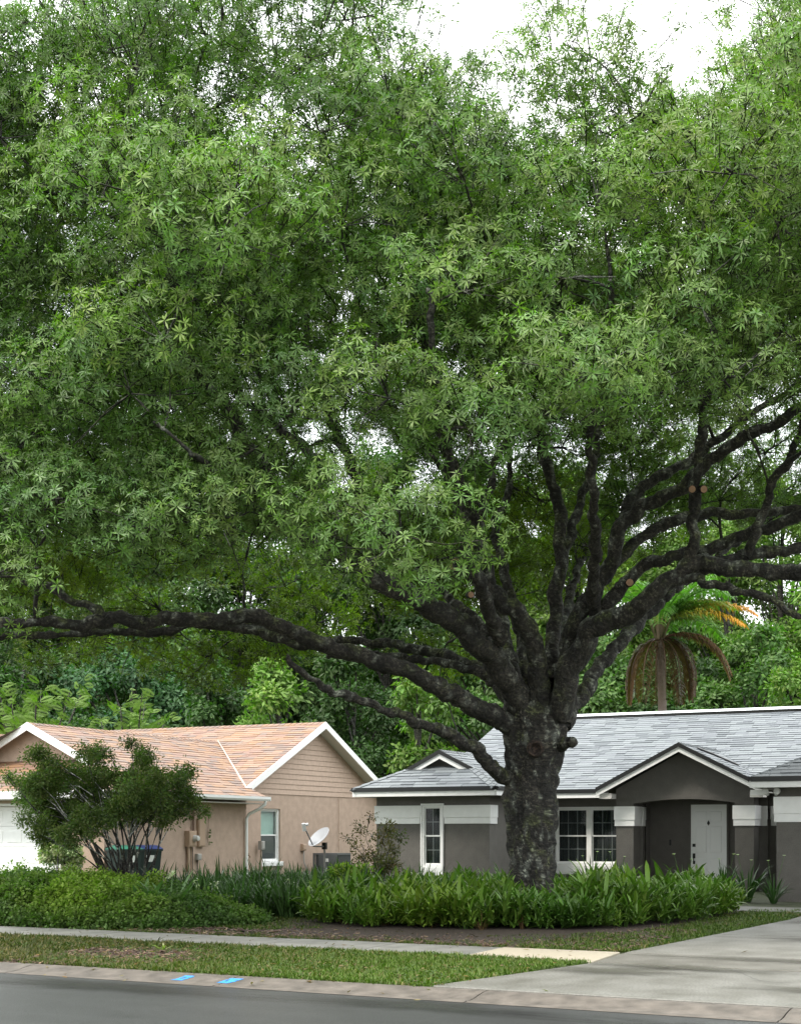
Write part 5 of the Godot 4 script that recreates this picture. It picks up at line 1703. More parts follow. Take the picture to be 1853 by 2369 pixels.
func hedge() -> void:
	var sprigs := []
	for i in 5: sprigs.append(bunch(150 + i, 22, 0.1, 0.06, 0.62))
	var t := thing("hedge", "low leafy hedge along the pavement before the tan house", "hedge", V(-17, 0.14, 21))
	var edge := PackedVector2Array([Vector2(-24, 20.6), Vector2(-20, 20.15), Vector2(-17.0, 19.5), Vector2(-15.2, 19.35), Vector2(-13.9, 19.75), Vector2(-12.9, 20.9), Vector2(-13.4, 22.0), Vector2(-16.6, 23.4), Vector2(-19, 24.4), Vector2(-24, 25.0)])
	rng.seed = 700
	var xfs := []; var cols := []
	var stems := mb(Transform3D(Basis.IDENTITY, -t.position))
	stems.col = Color(0.07, 0.05, 0.035)
	while xfs.size() < 13500:
		var p := Vector2(rf(-24, -12.8), rf(19.2, 25))
		if not in_poly(p, edge): continue
		var dist := 1e9
		for i in edge.size():
			dist = minf(dist, p.distance_to(Geometry2D.get_closest_point_to_segment(p, edge[i], edge[(i + 1) % edge.size()])))
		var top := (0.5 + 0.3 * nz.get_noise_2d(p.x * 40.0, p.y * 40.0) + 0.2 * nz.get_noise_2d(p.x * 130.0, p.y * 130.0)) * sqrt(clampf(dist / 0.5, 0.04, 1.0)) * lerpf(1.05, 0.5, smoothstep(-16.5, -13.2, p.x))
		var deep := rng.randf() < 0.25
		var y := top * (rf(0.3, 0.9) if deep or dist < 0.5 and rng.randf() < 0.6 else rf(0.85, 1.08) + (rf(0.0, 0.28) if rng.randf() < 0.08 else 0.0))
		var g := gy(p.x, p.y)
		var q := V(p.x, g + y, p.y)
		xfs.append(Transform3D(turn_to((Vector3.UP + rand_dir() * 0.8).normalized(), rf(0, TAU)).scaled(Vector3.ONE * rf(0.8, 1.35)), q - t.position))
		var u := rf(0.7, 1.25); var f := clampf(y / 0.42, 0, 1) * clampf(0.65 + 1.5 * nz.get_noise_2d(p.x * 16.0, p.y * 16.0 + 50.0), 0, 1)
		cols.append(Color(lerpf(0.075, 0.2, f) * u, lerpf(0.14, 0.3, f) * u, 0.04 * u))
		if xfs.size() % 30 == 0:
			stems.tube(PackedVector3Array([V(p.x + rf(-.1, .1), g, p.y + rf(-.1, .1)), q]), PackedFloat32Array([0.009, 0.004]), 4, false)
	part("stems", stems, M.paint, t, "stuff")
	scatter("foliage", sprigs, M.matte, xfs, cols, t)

# ---------------------------------------------------------------- small things
func on_u(px: float, py: float, u: float) -> Vector3:   # where that line of sight meets a wall that faces along x
	return at(px, py, u / ((px - 926.5) / LENS * ca - sa))

func on_n(px: float, py: float, n: float) -> Vector3:
	return at(px, py, n / ((px - 926.5) / LENS * sa + ca))

func wall_box(called: String, label: String, category: String, p: Vector3, w: float, h: float, deep: float, m: Material, parts := []) -> Node3D:
	var t := thing(called, label, category, p)
	t.basis = Basis(Vector3(0, 0, -1), Vector3.UP, Vector3(1, 0, 0))
	var b := mb()
	b.bev(-w / 2, w / 2, 0, h, 0, deep, 0.012)
	part("box", b, m, t)
	b = mb()
	b.bev(-w / 2 + 0.02, w / 2 - 0.02, 0.03, h - 0.02, deep, deep + 0.012, 0.008)
	part("cover", b, m, t)
	for q in parts:
		b = mb()
		b.tube(PackedVector3Array(q[1]), PackedFloat32Array(q[2]), 8)
		part(q[0], b, q[3], t)
	return t

func bin(called: String, label: String, p: Vector3, turn: float, lid: Color) -> void:
	var t := thing(called, label, "wheelie bin", p, "bins by the tan house")
	t.rotation.y = turn
	var body := mat(Color(0.015, 0.03, 0.028), 0.45)
	var b := mb()
	var lo := [Vector3(-0.22, 0.06, 0.24), Vector3(0.22, 0.06, 0.24), Vector3(0.22, 0.06, -0.24), Vector3(-0.22, 0.06, -0.24)]
	var hi := [Vector3(-0.29, 0.98, 0.34), Vector3(0.29, 0.98, 0.34), Vector3(0.29, 0.98, -0.34), Vector3(-0.29, 0.98, -0.34)]
	for i in 4:
		var j := (i + 1) % 4
		b.quad(lo[i], lo[j], hi[j], hi[i])
	b.quad(lo[3], lo[2], lo[1], lo[0])
	part("body", b, body, t)
	b = mb()
	b.bx(-0.31, 0.31, 0.94, 0.985, -0.36, 0.362)
	part("rim", b, body, t)
	b = mb()
	b.quad(Vector3(-0.31, 1.0, 0.38), Vector3(0.31, 1.0, 0.38), Vector3(0.28, 1.07, 0.1), Vector3(-0.28, 1.07, 0.1))
	b.quad(Vector3(-0.28, 1.07, 0.1), Vector3(0.28, 1.07, 0.1), Vector3(0.28, 1.09, -0.36), Vector3(-0.28, 1.09, -0.36))
	b.bx(-0.31, 0.31, 0.986, 1.0, -0.37, 0.38)
	b.tri(Vector3(0.31, 1.0, 0.38), Vector3(0.31, 1.0, -0.37), Vector3(0.28, 1.08, 0.0)); b.tri(Vector3(-0.31, 1.0, -0.37), Vector3(-0.31, 1.0, 0.38), Vector3(-0.28, 1.08, 0.0))
	part("lid", b, mat(lid, 0.45), t)
	b = mb()
	b.tube(PackedVector3Array([Vector3(-0.25, 1.03, -0.42), Vector3(0.25, 1.03, -0.42)]), PackedFloat32Array([0.018, 0.018]), 8)
	part("handle", b, body, t)
	for s in [-1, 1]:
		b = mb(Transform3D(Basis(Vector3(0, 0, 1), PI / 2), Vector3(0.25 * s, 0.13, -0.26)))
		b.lathe(PackedVector2Array([Vector2(0.001, -0.03), Vector2(0.13, -0.03), Vector2(0.13, 0.03), Vector2(0.001, 0.03)]), 16)
		part("wheel", b, M.black, t)
	b = mb()
	b.quad(Vector3(-0.1, 0.68, 0.3135), Vector3(0.1, 0.68, 0.3135), Vector3(0.1, 0.84, 0.331), Vector3(-0.1, 0.84, 0.331))
	part("sticker", b, mat(Color(0.75, 0.77, 0.75), 0.5), t)

func shrub(called: String, label: String, category: String, foot: Vector3, blobs: Array, tone: Color, mesh: Array, per: int, stem_r: float, red := 0.0, base_spread := 0.12) -> void:   # stems from one foot, each to a loose spray; blobs: [position, radius]
	var t := thing(called, label, category, foot)
	var b := mb(Transform3D(Basis.IDENTITY, -foot))
	var xfs := []; var cols := []
	for bl in blobs:
		var p: Vector3 = bl[0]; var r: float = bl[1]
		var an := rf(0, TAU)
		var s := foot + Vector3(cos(an), 0, sin(an)) * base_spread
		var m1 := s.lerp(p, 0.35) + Vector3(0, 0.18 * (p.y - foot.y), 0) + rand_dir() * 0.06 * s.distance_to(p)
		var m2 := s.lerp(p, 0.7) + Vector3(0, 0.12 * (p.y - foot.y), 0) + rand_dir() * 0.1 * s.distance_to(p)
		var sp := spline([s, m1, m2, p, p + (p - m2).normalized() * r * 0.8], 0.1)
		var rad := PackedFloat32Array()
		for i in sp.size(): rad.append(lerpf(stem_r, 0.004, pow(float(i) / sp.size(), 0.8)))
		b.tube(sp, rad, 6, true, 0.03, nz3)
		var tips := [[p, r * 0.6]] if r > 0.25 else [[p, r]]
		if r > 0.25:
			for k in 4:
				var q := p + rand_dir() * r * 0.95
				var w := sp[clampi(int(sp.size() * rf(0.45, 0.8)), 0, sp.size() - 1)]
				b.tube(PackedVector3Array([w, w.lerp(q, 0.5) + Vector3(0, 0.06, 0) + rand_dir() * 0.05, q]), PackedFloat32Array([0.011, 0.008, 0.004]), 4, false)
				tips.append([q, r * rf(0.35, 0.6)])
		for tp in tips:
			var c0: Vector3 = tp[0]; var rr: float = tp[1]
			for k in 5:
				var q := c0 + rand_dir() * rr
				b.tube(PackedVector3Array([c0.lerp(p, 0.3), c0.lerp(q, 0.5) + Vector3(0, 0.02, 0), q]), PackedFloat32Array([0.005, 0.004, 0.002]), 3, false)
			for k in int(per * rr * rr * 6.0):
				var d := rand_dir()
				var q := c0 + Vector3(d.x, d.y * 0.7, d.z) * rr * sqrt(rng.randf()) * 1.1
				xfs.append(Transform3D(turn_to((Vector3.UP + rand_dir()).normalized(), rf(0, TAU)).scaled(Vector3.ONE * rf(0.7, 1.25)), q - foot))
				var u := rf(0.65, 1.3)
				var c := tone.lerp(Color(0.2, 0.09, 0.05), red * rng.randf())
				cols.append(Color(c.r * u * rf(0.85, 1.2), c.g * u, c.b * u))
	part("stems", b, M.bark, t)
	scatter("leaves", mesh, M.matte, xfs, cols, t)

func small_things() -> void:
	rng.seed = 808
	# blue survey paint on the kerb and pavement
	var blue := mat(Color(0.03, 0.22, 0.62), 0.6)
	var marks := [[-9.74, 0.15, "blue spray paint square with a gap on the kerb", true], [-9.1, 0.17, "blue spray paint patch on the kerb beside the joint", false]]
	for k in marks:
		var b := mb()
		for i in 8:
			for j in 6:
				var u0: float = k[0] + k[1] * (i / 8.0 - 0.5); var d0 := 13.7 + 0.2 * j / 6.0
				var skip: bool = (k[3] and i in [3, 4] and j in [2, 3]) or (not k[3] and i + j in [4] and j > 1)
				if skip or (i in [0, 7] and rng.randf() < 0.4): continue
				var u1: float = u0 + k[1] / 8.0; var d1 := d0 + 0.034
				var sh := (d0 - 13.7) * 0.3
				b.quad(_k(u0 + sh, Vector2(d0, kerb_y(d0) + 0.004)), _k(u1 + sh, Vector2(d0, kerb_y(d0) + 0.004)), _k(u1 + sh + 0.02, Vector2(d1, kerb_y(d1) + 0.004)), _k(u0 + sh + 0.02, Vector2(d1, kerb_y(d1) + 0.004)))
		tag(part("paint_mark", b, blue, self), k[2], "paint mark", "blue utility paint marks")
	# services on the tan house's walls
	var tanm := mat(Color(0.4, 0.285, 0.205), 0.55)
	var greym := mat(Color(0.36, 0.35, 0.33), 0.45)
	var pipe := func(x: float, y0: float, y1: float, r: float, m: Material, called := "conduit"): return [called, [Vector3(x, y0, 0.05), Vector3(x, y1, 0.05)], [r, r], m]
	var p := on_u(436, 1959, -23.0)
	var me := wall_box("meter_box", "tan electricity meter box with round glass meter on the tan wall", "meter box", p, 0.34, 0.42, 0.16, tanm, [["conduit", [Vector3(-0.08, -1.0, 0.06), Vector3(-0.08, 0.0, 0.06)], [0.045, 0.045], tanm], ["conduit", [Vector3(0.08, -0.75, 0.05), Vector3(0.08, 0.0, 0.05)], [0.018, 0.018], tanm], ["conduit", [Vector3(0.16, 0.42, 0.06), Vector3(0.16, 1.1, 0.06)], [0.03, 0.03], mat(Color(0.16, 0.1, 0.07), 0.6)]])
	var b := mb(Transform3D(Basis(Vector3(1, 0, 0), PI / 2), Vector3(0.04, 0.22, 0.17)))
	b.lathe(PackedVector2Array([Vector2(0.09, 0.0), Vector2(0.09, 0.04), Vector2(0.075, 0.06), Vector2(0.075, 0.12), Vector2(0.06, 0.135), Vector2(0.001, 0.14)]), 18)
	part("meter", b, mat(Color(0.5, 0.5, 0.48), 0.25), me)
	p = on_u(462, 1959, -23.0)
	wall_box("breaker_panel", "flat tan breaker panel right beside the meter box", "electrical panel", p, 0.3, 0.75, 0.09, tanm)
	p = on_u(456, 1990, -23.0)
	wall_box("junction_box", "small pale junction box low on the tan wall with a cable", "junction box", p, 0.18, 0.17, 0.1, greym, [["conduit", [Vector3(-0.05, -0.6, 0.05), Vector3(-0.05, 0.0, 0.05)], [0.014, 0.014], M.iron], ["cable", [Vector3(-0.2, -0.55, 0.06), Vector3(-0.28, -0.35, 0.05), Vector3(-0.26, 0.1, 0.04), Vector3(-0.26, 0.35, 0.04)], [0.012, 0.012, 0.012, 0.012], M.iron]])
	p = on_u(601, 1966, -23.3)
	wall_box("cable_box", "grey cable box on a pipe beside the tan house's window", "cable box", p, 0.17, 0.25, 0.13, greym, [["conduit", [Vector3(-0.02, -0.85, 0.06), Vector3(-0.02, 0.0, 0.06)], [0.03, 0.03], mat(Color(0.36, 0.28, 0.23), 0.5)]])
	p = on_u(699, 1968, -23.4)
	wall_box("outlet_box", "brown disconnect box with drooping hose on the gable wall", "disconnect box", p, 0.19, 0.2, 0.1, tanm, [["hose", [Vector3(0.0, 0.0, 0.06), Vector3(0.0, -0.35, 0.07), Vector3(0.12, -0.62, 0.12), Vector3(0.35, -0.72, 0.3), Vector3(0.62, -0.6, 0.5)], [0.018, 0.018, 0.018, 0.018, 0.018], greym]])
	p = on_u(571, 1979, -22.99)
	var hb := thing("hose_bib", "small brass tap on the tan wall by the downspout", "tap", p)
	b = mb()
	b.tube(PackedVector3Array([Vector3(-0.02, 0, 0), Vector3(0.08, 0, 0), Vector3(0.11, -0.03, 0), Vector3(0.11, -0.07, 0)]), PackedFloat32Array([0.014, 0.014, 0.014, 0.012]), 8)
	part("spout", b, mat(Color(0.2, 0.13, 0.07), 0.4, false, 0.6), hb)
	b = mb()
	b.tube(PackedVector3Array([Vector3(0.06, 0.05, -0.04), Vector3(0.06, 0.05, 0.04)]), PackedFloat32Array([0.012, 0.012]), 6)
	b.tube(PackedVector3Array([Vector3(0.06, 0.0, 0.0), Vector3(0.06, 0.05, 0.0)]), PackedFloat32Array([0.006, 0.006]), 6)
	part("handle", b, mat(Color(0.2, 0.13, 0.07), 0.4, false, 0.6), hb)
	# a cable clipped down the gable wall
	var ctop := on_u(784, 1843, -23.36); var cbot := on_u(784, 1972, -23.36)
	b = mb(Transform3D(Basis.IDENTITY, -cbot))
	b.tube(PackedVector3Array([ctop, ctop.lerp(cbot, 0.5), cbot]), PackedFloat32Array([0.009, 0.009, 0.009]), 5)
	var cable := part("wall_cable", b, tanm, self)
	cable.position = cbot
	tag(cable, "thin tan cable clipped down the end wall above the air conditioner", "cable")
	# air conditioner
	var ac := thing("air_conditioner", "grey air conditioner condenser with slatted sides by the gable wall", "air conditioner", V(-22.55, 0.3, 40.6))
	var acm := mat(Color(0.12, 0.125, 0.13), 0.45, false, 0.2)
	b = mb()
	b.bx(-0.48, 0.48, 0, 0.08, -0.48, 0.48)
	part("pad", b, M.walk, ac)
	b = mb()
	b.bx(-0.36, 0.36, 0.1, 0.74, -0.36, 0.36)
	part("coil", b, M.black, ac)
	b = mb()
	b.bx(-0.42, 0.42, 0.74, 0.8, -0.42, 0.42); b.bx(-0.42, 0.42, 0.08, 0.14, -0.42, 0.42)
	part("casing", b, acm, ac)
	b = mb()
	b.bx(-0.2, 0.42, 0.14, 0.74, 0.37, 0.425)
	part("service_panel", b, mat(Color(0.09, 0.095, 0.1), 0.45), ac)
	for sx in [-1, 1]:
		for sz in [-1, 1]:
			b = mb()
			b.bx(sx * 0.4 - 0.02, sx * 0.4 + 0.02, 0.14, 0.74, sz * 0.4 - 0.02, sz * 0.4 + 0.02)
			part("corner_post", b, acm, ac)
	for i in 15:
		b = mb()
		b.bx(0.385, 0.41, 0.14, 0.74, -0.36 + i * 0.05, -0.36 + i * 0.05 + 0.022)
		part("slat", b, acm, ac)
	for i in 4:
		b = mb()
		b.bx(-0.38 + i * 0.05, -0.358 + i * 0.05, 0.14, 0.74, 0.385, 0.41)
		part("slat", b, acm, ac)
	for i in 2:
		b = mb()
		b.bx(0.0, 0.12, 0.24 + i * 0.3, 0.34 + i * 0.3, 0.425, 0.429)
		part("sticker", b, mat(Color(0.7, 0.68, 0.66), 0.5), ac)
	# satellite dish
	var mast := at(751, 2040, 44.4)
	mast.y = 0.3
	var dish := thing("satellite_dish", "white satellite dish on a short grey mast before the gable wall", "satellite dish", mast)
	var dc := at(742, 1941, 44.2) - mast
	var right := Vector3(ca, 0, -sa); var toward := Vector3(sa, 0, ca)
	b = mb()
	b.tube(PackedVector3Array([Vector3.ZERO, Vector3(0, dc.y - 0.2, 0)]), PackedFloat32Array([0.03, 0.03]), 10)
	part("mast", b, mat(gray(0.3), 0.4, false, 0.7), dish)
	var nrm := (right * -0.58 + Vector3.UP * 0.68 + toward * 0.44).normalized()
	b = mb(Transform3D(turn_to(nrm, 0.0), dc))
	b.lathe(PackedVector2Array([Vector2(0.001, -0.012), Vector2(0.2, 0.02), Vector2(0.36, 0.085), Vector2(0.375, 0.097), Vector2(0.365, 0.103), Vector2(0.2, 0.034), Vector2(0.001, 0.0)]), 36)
	part("reflector", b, mat(Color(0.3, 0.31, 0.33), 0.4), dish)
	var low := dc - (Vector3.UP - nrm * nrm.y).normalized() * 0.32 + nrm * 0.04
	var lnb := dc + nrm * 0.5 - right * 0.16
	b = mb()
	b.tube(PackedVector3Array([Vector3(0, dc.y - 0.22, 0), low, low.lerp(lnb, 0.5), lnb]), PackedFloat32Array([0.025, 0.02, 0.02, 0.02]), 8)
	part("feed_arm", b, mat(gray(0.08), 0.4), dish)
	b = mb(Transform3D(turn_to((low - lnb + Vector3.UP * 0.6).normalized(), 0.4), lnb))
	b.bx(-0.11, 0.11, -0.06, 0.03, -0.06, 0.06)
	b.tube(PackedVector3Array([Vector3(-0.06, 0, 0), Vector3(-0.06, 0.12, 0)]), PackedFloat32Array([0.035, 0.045]), 10)
	part("receiver", b, mat(Color(0.45, 0.46, 0.46), 0.4), dish)
	b = mb()
	b.bx(-0.06, 0.06, dc.y - 0.3, dc.y - 0.1, -0.05, 0.05)
	part("bracket", b, M.iron, dish)
	# bins
	bin("wheelie_bin", "black wheelie bin with green lid by the tan garage wall", on_u(288, 2020, -22.5) * Vector3(1, 0, 1) + Vector3(0, 0.3, 0), 1.2, Color(0.012, 0.12, 0.075))
	bin("wheelie_bin", "black wheelie bin with blue lid and white sticker behind the multi-stemmed tree", on_u(340, 2020, -22.5) * Vector3(1, 0, 1) + Vector3(0, 0.3, 0), 0.9, Color(0.012, 0.03, 0.13))
	# loose-leaved little tree before the tan house
	var small := []
	for i in 4: small.append(bunch(170 + i, 26, 0.15, 0.065, 0.42))
	var z := 29.0
	var foot := at(306, 2062, z)
	foot.y = gy(foot.x, -foot.z)
	rng.seed = 811
	var blobs := []
	for q in [[122, 1772, .42], [92, 1840, .42], [135, 1868, .45], [190, 1788, .42], [217, 1852, .45], [257, 1800, .42], [271, 1868, .42], [328, 1778, .4], [339, 1832, .42], [379, 1842, .36], [423, 1832, .32], [441, 1858, .3], [78, 1925, .3], [40, 1808, .2], [135, 1905, .38], [176, 1915, .34], [431, 1786, .2], [306, 1725, .16], [235, 1745, .22], [160, 1815, .4], [300, 1845, .4], [240, 1895, .36], [400, 1880, .28], [330, 1880, .3], [20, 1795, .12], [200, 1745, .2], [365, 1800, .25], [110, 1800, .36], [178, 1860, .42], [310, 1800, .4]]:
		blobs.append([at(q[0], q[1], z + rf(-0.9, 0.9)), q[2] * 0.95])
	shrub("small_tree", "multi-stemmed small dark tree in front of the tan house", "small tree", foot, blobs, Color(0.155, 0.235, 0.07), small, 110, 0.026, 0.14, 0.2)
	# bare rose bush between the houses
	rng.seed = 815
	foot = at(866, 2050, 31.0); foot.y = 0.3
	blobs = []
	for q in [[834, 1915, .13], [856, 1890, .1], [807, 1942, .12], [897, 1920, .2], [886, 1947, .2], [842, 1985, .2], [910, 1965, .22], [870, 1980, .2], [925, 1935, .15], [820, 1962, .12], [890, 2005, .25], [860, 1935, .1], [905, 2000, .22]]:
		blobs.append([at(q[0], q[1], 31.0 + rf(-0.4, 0.4)), q[2] * 0.85])
	shrub("rose_bush", "sparse reddish rose bush between the two houses", "bush", foot, blobs, Color(0.12, 0.14, 0.055), small, 62, 0.013, 0.55)
	# fresh yellow-green bush under the dish
	rng.seed = 817
	var fresh := [bunch(180, 24, 0.13, 0.08, 0.5)]
	foot = at(800, 2060, 29.5); foot.y = 0.28
	blobs = []
	for i in 9: blobs.append([foot + Vector3(rf(-.3, .3), rf(0.42, 0.66), rf(-.3, .3)), 0.15])
	shrub("fresh_bush", "fresh yellow-green bush in front of the air conditioner", "bush", foot, blobs, Color(0.24, 0.36, 0.05), fresh, 150, 0.01)
	# pale variegated shrub at the garage corner
	rng.seed = 819
	foot = at(150, 2050, 36.5); foot.y = 0.3
	blobs = []
	for i in 10: blobs.append([foot + Vector3(rf(-.32, .32), rf(0.75, 1.25), rf(-.3, .3)), 0.22])
	for i in 6: blobs.append([foot + Vector3(rf(-.3, .3), rf(0.35, 0.6), rf(-.3, .3)), 0.12])
	shrub("variegated_shrub", "pale variegated shrub on dark stems beside the garage door", "shrub", foot, blobs, Color(0.36, 0.42, 0.24), fresh, 130, 0.012)
	# broad spiky lilies under the little tree
	for s in [[333, 2090, 25.5, 0.92, "broad-leaved spider lily under the small dark tree"], [392, 2092, 25.2, 0.95, "broad-leaved spider lily with a white flower head"]]:
		rng.seed = int(s[0])
		var f := at(s[0], s[1], s[2]); f.y = gy(f.x, -f.z)
		var t := thing("spider_lily", s[4], "lily plant", f, "broad lilies by the hedge")
		for i in 13:
			var an := TAU * i / 13.0 + rf(-.2, .2)
			var k := rf(0.3, 0.85)
			b = mb()
			b.blade(Vector3(cos(an), 0, sin(an)) * 0.05, Vector3(cos(an) * k, 1, sin(an) * k).normalized(), s[3] * rf(0.75, 1.05), 0.085, rf(0.3, 1.1), 6, 0.3, Color(0.12, 0.21, 0.08) * rf(0.75, 1.2))
			part("leaf", b, M.glossy, t)
		if s[0] > 350:
			b = mb()
			b.col = Color(0.1, 0.18, 0.06)
			b.tube(PackedVector3Array([Vector3.ZERO, Vector3(0.03, 0.4, 0), Vector3(0.08, 0.78, 0.02)]), PackedFloat32Array([0.014, 0.012, 0.01]), 6)
			part("flower_stalk", b, M.paint, t)
			for i in 12:
				var d := rand_dir(); d.y = absf(d.y) * 0.7
				b = mb()
				for j in 4: b.blade(Vector3(0.08, 0.78, 0.02) + d * 0.03, (d + rand_dir() * 0.5).normalized(), 0.11, 0.012, 1.0, 3, 0.1, Color(0.75, 0.75, 0.66))
				part("flower", b, M.matte, t)
	# white blossoms low among the strap leaves
	rng.seed = 823
	for q in [[455, 2040, "white blossom among the strap leaves below the meter box"], [497, 2046, "white blossom cluster near the downspout's foot"], [670, 2040, "white blossom standing by the tan house's window"], [737, 2046, "white blossom near the drooping hose"]]:
		var f := at(q[0], q[1], 27.2)
		var g := gy(f.x, -f.z)
		var t := thing("blossom", q[2], "flower", Vector3(f.x, g, f.z), "white blossoms in the border")
		b = mb()
		b.col = Color(0.1, 0.18, 0.06)
		b.tube(PackedVector3Array([Vector3.ZERO, Vector3(0, f.y - g, 0)]), PackedFloat32Array([0.006, 0.005]), 5)
		part("stalk", b, M.paint, t)
		b = mb()
		for i in 16: b.leaf(Vector3(0, f.y - g, 0) + rand_dir() * 0.05, rand_dir(), Vector3.UP, 0.07, 0.03, 0.2, Color(0.78, 0.78, 0.7))
		part("petals", b, M.matte, t)
	# vine that hangs from the little tree's side on the tan wall
	p = on_u(482, 1950, -22.97)
	var vine := thing("vine", "thin hanging vine with a few leaves on the tan wall", "vine", p)
	b = mb()
	b.tube(PackedVector3Array([Vector3(0, 0, 0), Vector3(0.02, 0.35, 0.03), Vector3(-0.0, 0.7, -0.03), Vector3(0.03, 1.0, 0.05)]), PackedFloat32Array([0.005, 0.006, 0.007, 0.007]), 5)
	part("stem", b, mat(Color(0.12, 0.08, 0.05), 0.8), vine)
	b = mb()
	for i in 16: b.leaf(Vector3(0.02, rf(0, 0.4), rf(-.06, .06)), (rand_dir() + Vector3(0.6, -0.4, 0)).normalized(), Vector3(1, 0.4, 0), 0.09, 0.05, 0.2, Color(0.1, 0.15, 0.05))
	part("leaves", b, M.matte, vine, "stuff")
	# pot by the front door
	p = at(1662, 2059, 36.3); p.y = 0.345
	var pot := thing("potted_plant", "small dark pot with leafy plant beside the front door", "potted plant", on_n(1662, 2054, 36.1) * Vector3(1, 0, 1) + Vector3(0, 0.345, 0))
	b = mb()
	b.lathe(PackedVector2Array([Vector2(0.001, 0.0), Vector2(0.1, 0.0), Vector2(0.14, 0.2), Vector2(0.155, 0.2), Vector2(0.155, 0.235), Vector2(0.135, 0.235), Vector2(0.12, 0.2), Vector2(0.001, 0.2)]), 18)
	part("pot", b, mat(Color(0.03, 0.06, 0.05), 0.5), pot)
	b = mb()
	for i in 60: b.leaf(Vector3(0, 0.22, 0) + rand_dir() * 0.06, (rand_dir() + Vector3.UP * 0.7).normalized(), Vector3.UP, rf(0.08, 0.18), 0.05, 0.3, Color(0.07, 0.14, 0.05))
	part("leaves", b, M.matte, pot, "stuff")
	# thin stake in the hedge, weeds on the verge
	p = at(135, 2068, 30.0); p.y = 0.3
	var st := mb()
	st.tube(PackedVector3Array([Vector3.ZERO, Vector3(0, 0.95, 0)]), PackedFloat32Array([0.014, 0.012]), 6)
	var stake := part("garden_stake", st, M.iron, self)
	stake.position = p
	tag(stake, "thin black stake standing behind the hedge near the garage door", "garden stake")
	for s in [[378, 2202, 16.4, "pale broken leaf tuft lying on the verge grass"], [365, 2180, 17.0, "dark single grass blade leaning over the pavement edge"]]:
		rng.seed = int(s[1])
		var f := at(s[0], s[1], 20.0 if s[0] > 370 else 21.5); f.y = gy(f.x, -f.z) + 0.02
		b = mb()
		var dark: bool = s[0] < 370
		for i in (2 if dark else 7):
			var an := rf(0, TAU)
			b.blade(Vector3.ZERO, Vector3(cos(an), 0.7, sin(an)).normalized(), rf(0.12, 0.26), 0.016, 0.9, 4, 0.2, Color(0.04, 0.05, 0.025) if dark else Color(0.4, 0.42, 0.22))
		var w := part("weed_tuft", b, M.matte, self)
		w.position = f
		tag(w, s[3], "weed")

	# a crack across the drive
	b = mb()
	var cr := []
	for i in 26: cr.append(Vector2(lerpf(-4.9, -3.4, i / 25.0), 16.4 + 0.55 * sin(i * 0.21) + 0.05 * nz.get_noise_1d(i * 40.0)))
	for i in 25:
		var p0: Vector2 = cr[i]; var p1: Vector2 = cr[i + 1]
		b.quad(gp(p0.x, p0.y, 0.0345), gp(p1.x, p1.y, 0.0345), gp(p1.x, p1.y + 0.014, 0.0345), gp(p0.x, p0.y + 0.014, 0.0345))
	part("crack", b, mat(gray(0.03), 0.9), get_node("driveway"))

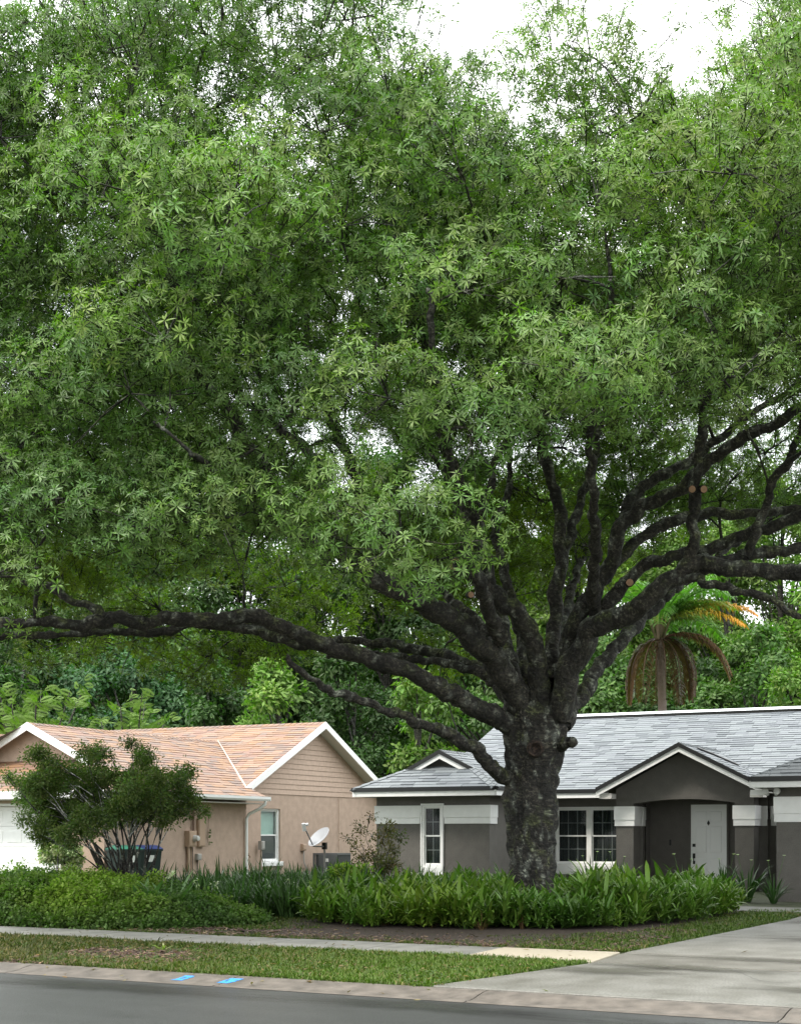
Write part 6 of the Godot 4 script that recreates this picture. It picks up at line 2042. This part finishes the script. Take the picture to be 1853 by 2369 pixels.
# ---------------------------------------------------------------- the scene
func _ready() -> void:
	rng.seed = 71
	nz.seed = 5
	nz.frequency = 0.02
	var cam := Camera3D.new()
	cam.name = "camera"
	cam.projection = Camera3D.PROJECTION_FRUSTUM
	cam.near = 0.1
	cam.far = 1500.0
	cam.size = 2.0 * 0.1 * (2369.0 / 2.0) / LENS
	cam.frustum_offset = Vector2(0.0, 0.1 * (1935.0 - 1184.5) / LENS)
	cam.position = Vector3(0, EYE, 0)
	cam.rotation.y = deg_to_rad(YAW)
	add_child(cam)
	cam.current = true
	var env := Environment.new()
	env.background_mode = Environment.BG_SKY
	env.tonemap_mode = Environment.TONE_MAPPER_LINEAR
	env.tonemap_exposure = 2.65
	env.sdfgi_enabled = true
	env.ssao_enabled = true
	env.ssil_enabled = true
	env.sky = Sky.new()
	env.sky.sky_material = overcast()
	var we := WorldEnvironment.new()
	we.name = "world"
	we.environment = env
	add_child(we)
	var sun := DirectionalLight3D.new()
	sun.name = "sun"
	sun.light_energy = 0.5
	sun.light_color = Color(1.0, 0.97, 0.92)
	sun.light_angular_distance = 12.0
	sun.shadow_enabled = true
	add_child(sun)
	sun.look_at_from_position(Vector3(-6, 20, 11), Vector3.ZERO)   # from high up behind the street
	materials()
	M.bar = mat(Color(0.2, 0.23, 0.23), 0.5)
	M.trimgrey = M.white
	M.lily = tinted(M.glossy, Color(0.05, 0.105, 0.032))
	tex_tab = tex(grain(41, 0.12, gray(0.7), gray(1.0), 3, 256))
	M.shingle = tri_map(mat(gray(1.0), 0.6, true), 0.3, tex_tab)
	ground()
	tan_house()
	grey_house()
	oak()
	woods()
	palm()
	planting()
	small_things()

func overcast() -> PanoramaSkyMaterial:
	var w := 512; var h := 256
	var img := Image.create_empty(w, h, false, Image.FORMAT_RGBF)
	var f := FastNoiseLite.new()
	f.seed = 9
	f.frequency = 1.1
	f.fractal_octaves = 5
	for y in h:
		var el := PI * (0.5 - (y + 0.5) / h)
		for x in w:
			var az := TAU * (x + 0.5) / w
			var d := Vector3(cos(az) * cos(el), sin(el), sin(az) * cos(el))
			var k := 0.5 + 1.15 * maxf(sin(el), 0.0)
			var c := f.get_noise_3d(d.x * 1.2, d.y * 3.0, d.z * 1.2)
			k *= 1.0 + 0.16 * c
			var col := Color(0.90, 0.975, 1.0).lerp(Color(1.0, 1.0, 0.985), clampf(0.5 + 1.2 * c, 0.0, 1.0)) * k
			if el < 0.0: col = Color(0.2, 0.22, 0.2)
			img.set_pixel(x, y, Color(col.r, col.g, col.b))
	var m := PanoramaSkyMaterial.new()
	m.panorama = ImageTexture.create_from_image(img)
	m.energy_multiplier = 1.15
	return m

func tinted(m: StandardMaterial3D, c: Color) -> StandardMaterial3D:
	var d: StandardMaterial3D = m.duplicate()
	d.albedo_color = c.linear_to_srgb()
	return d
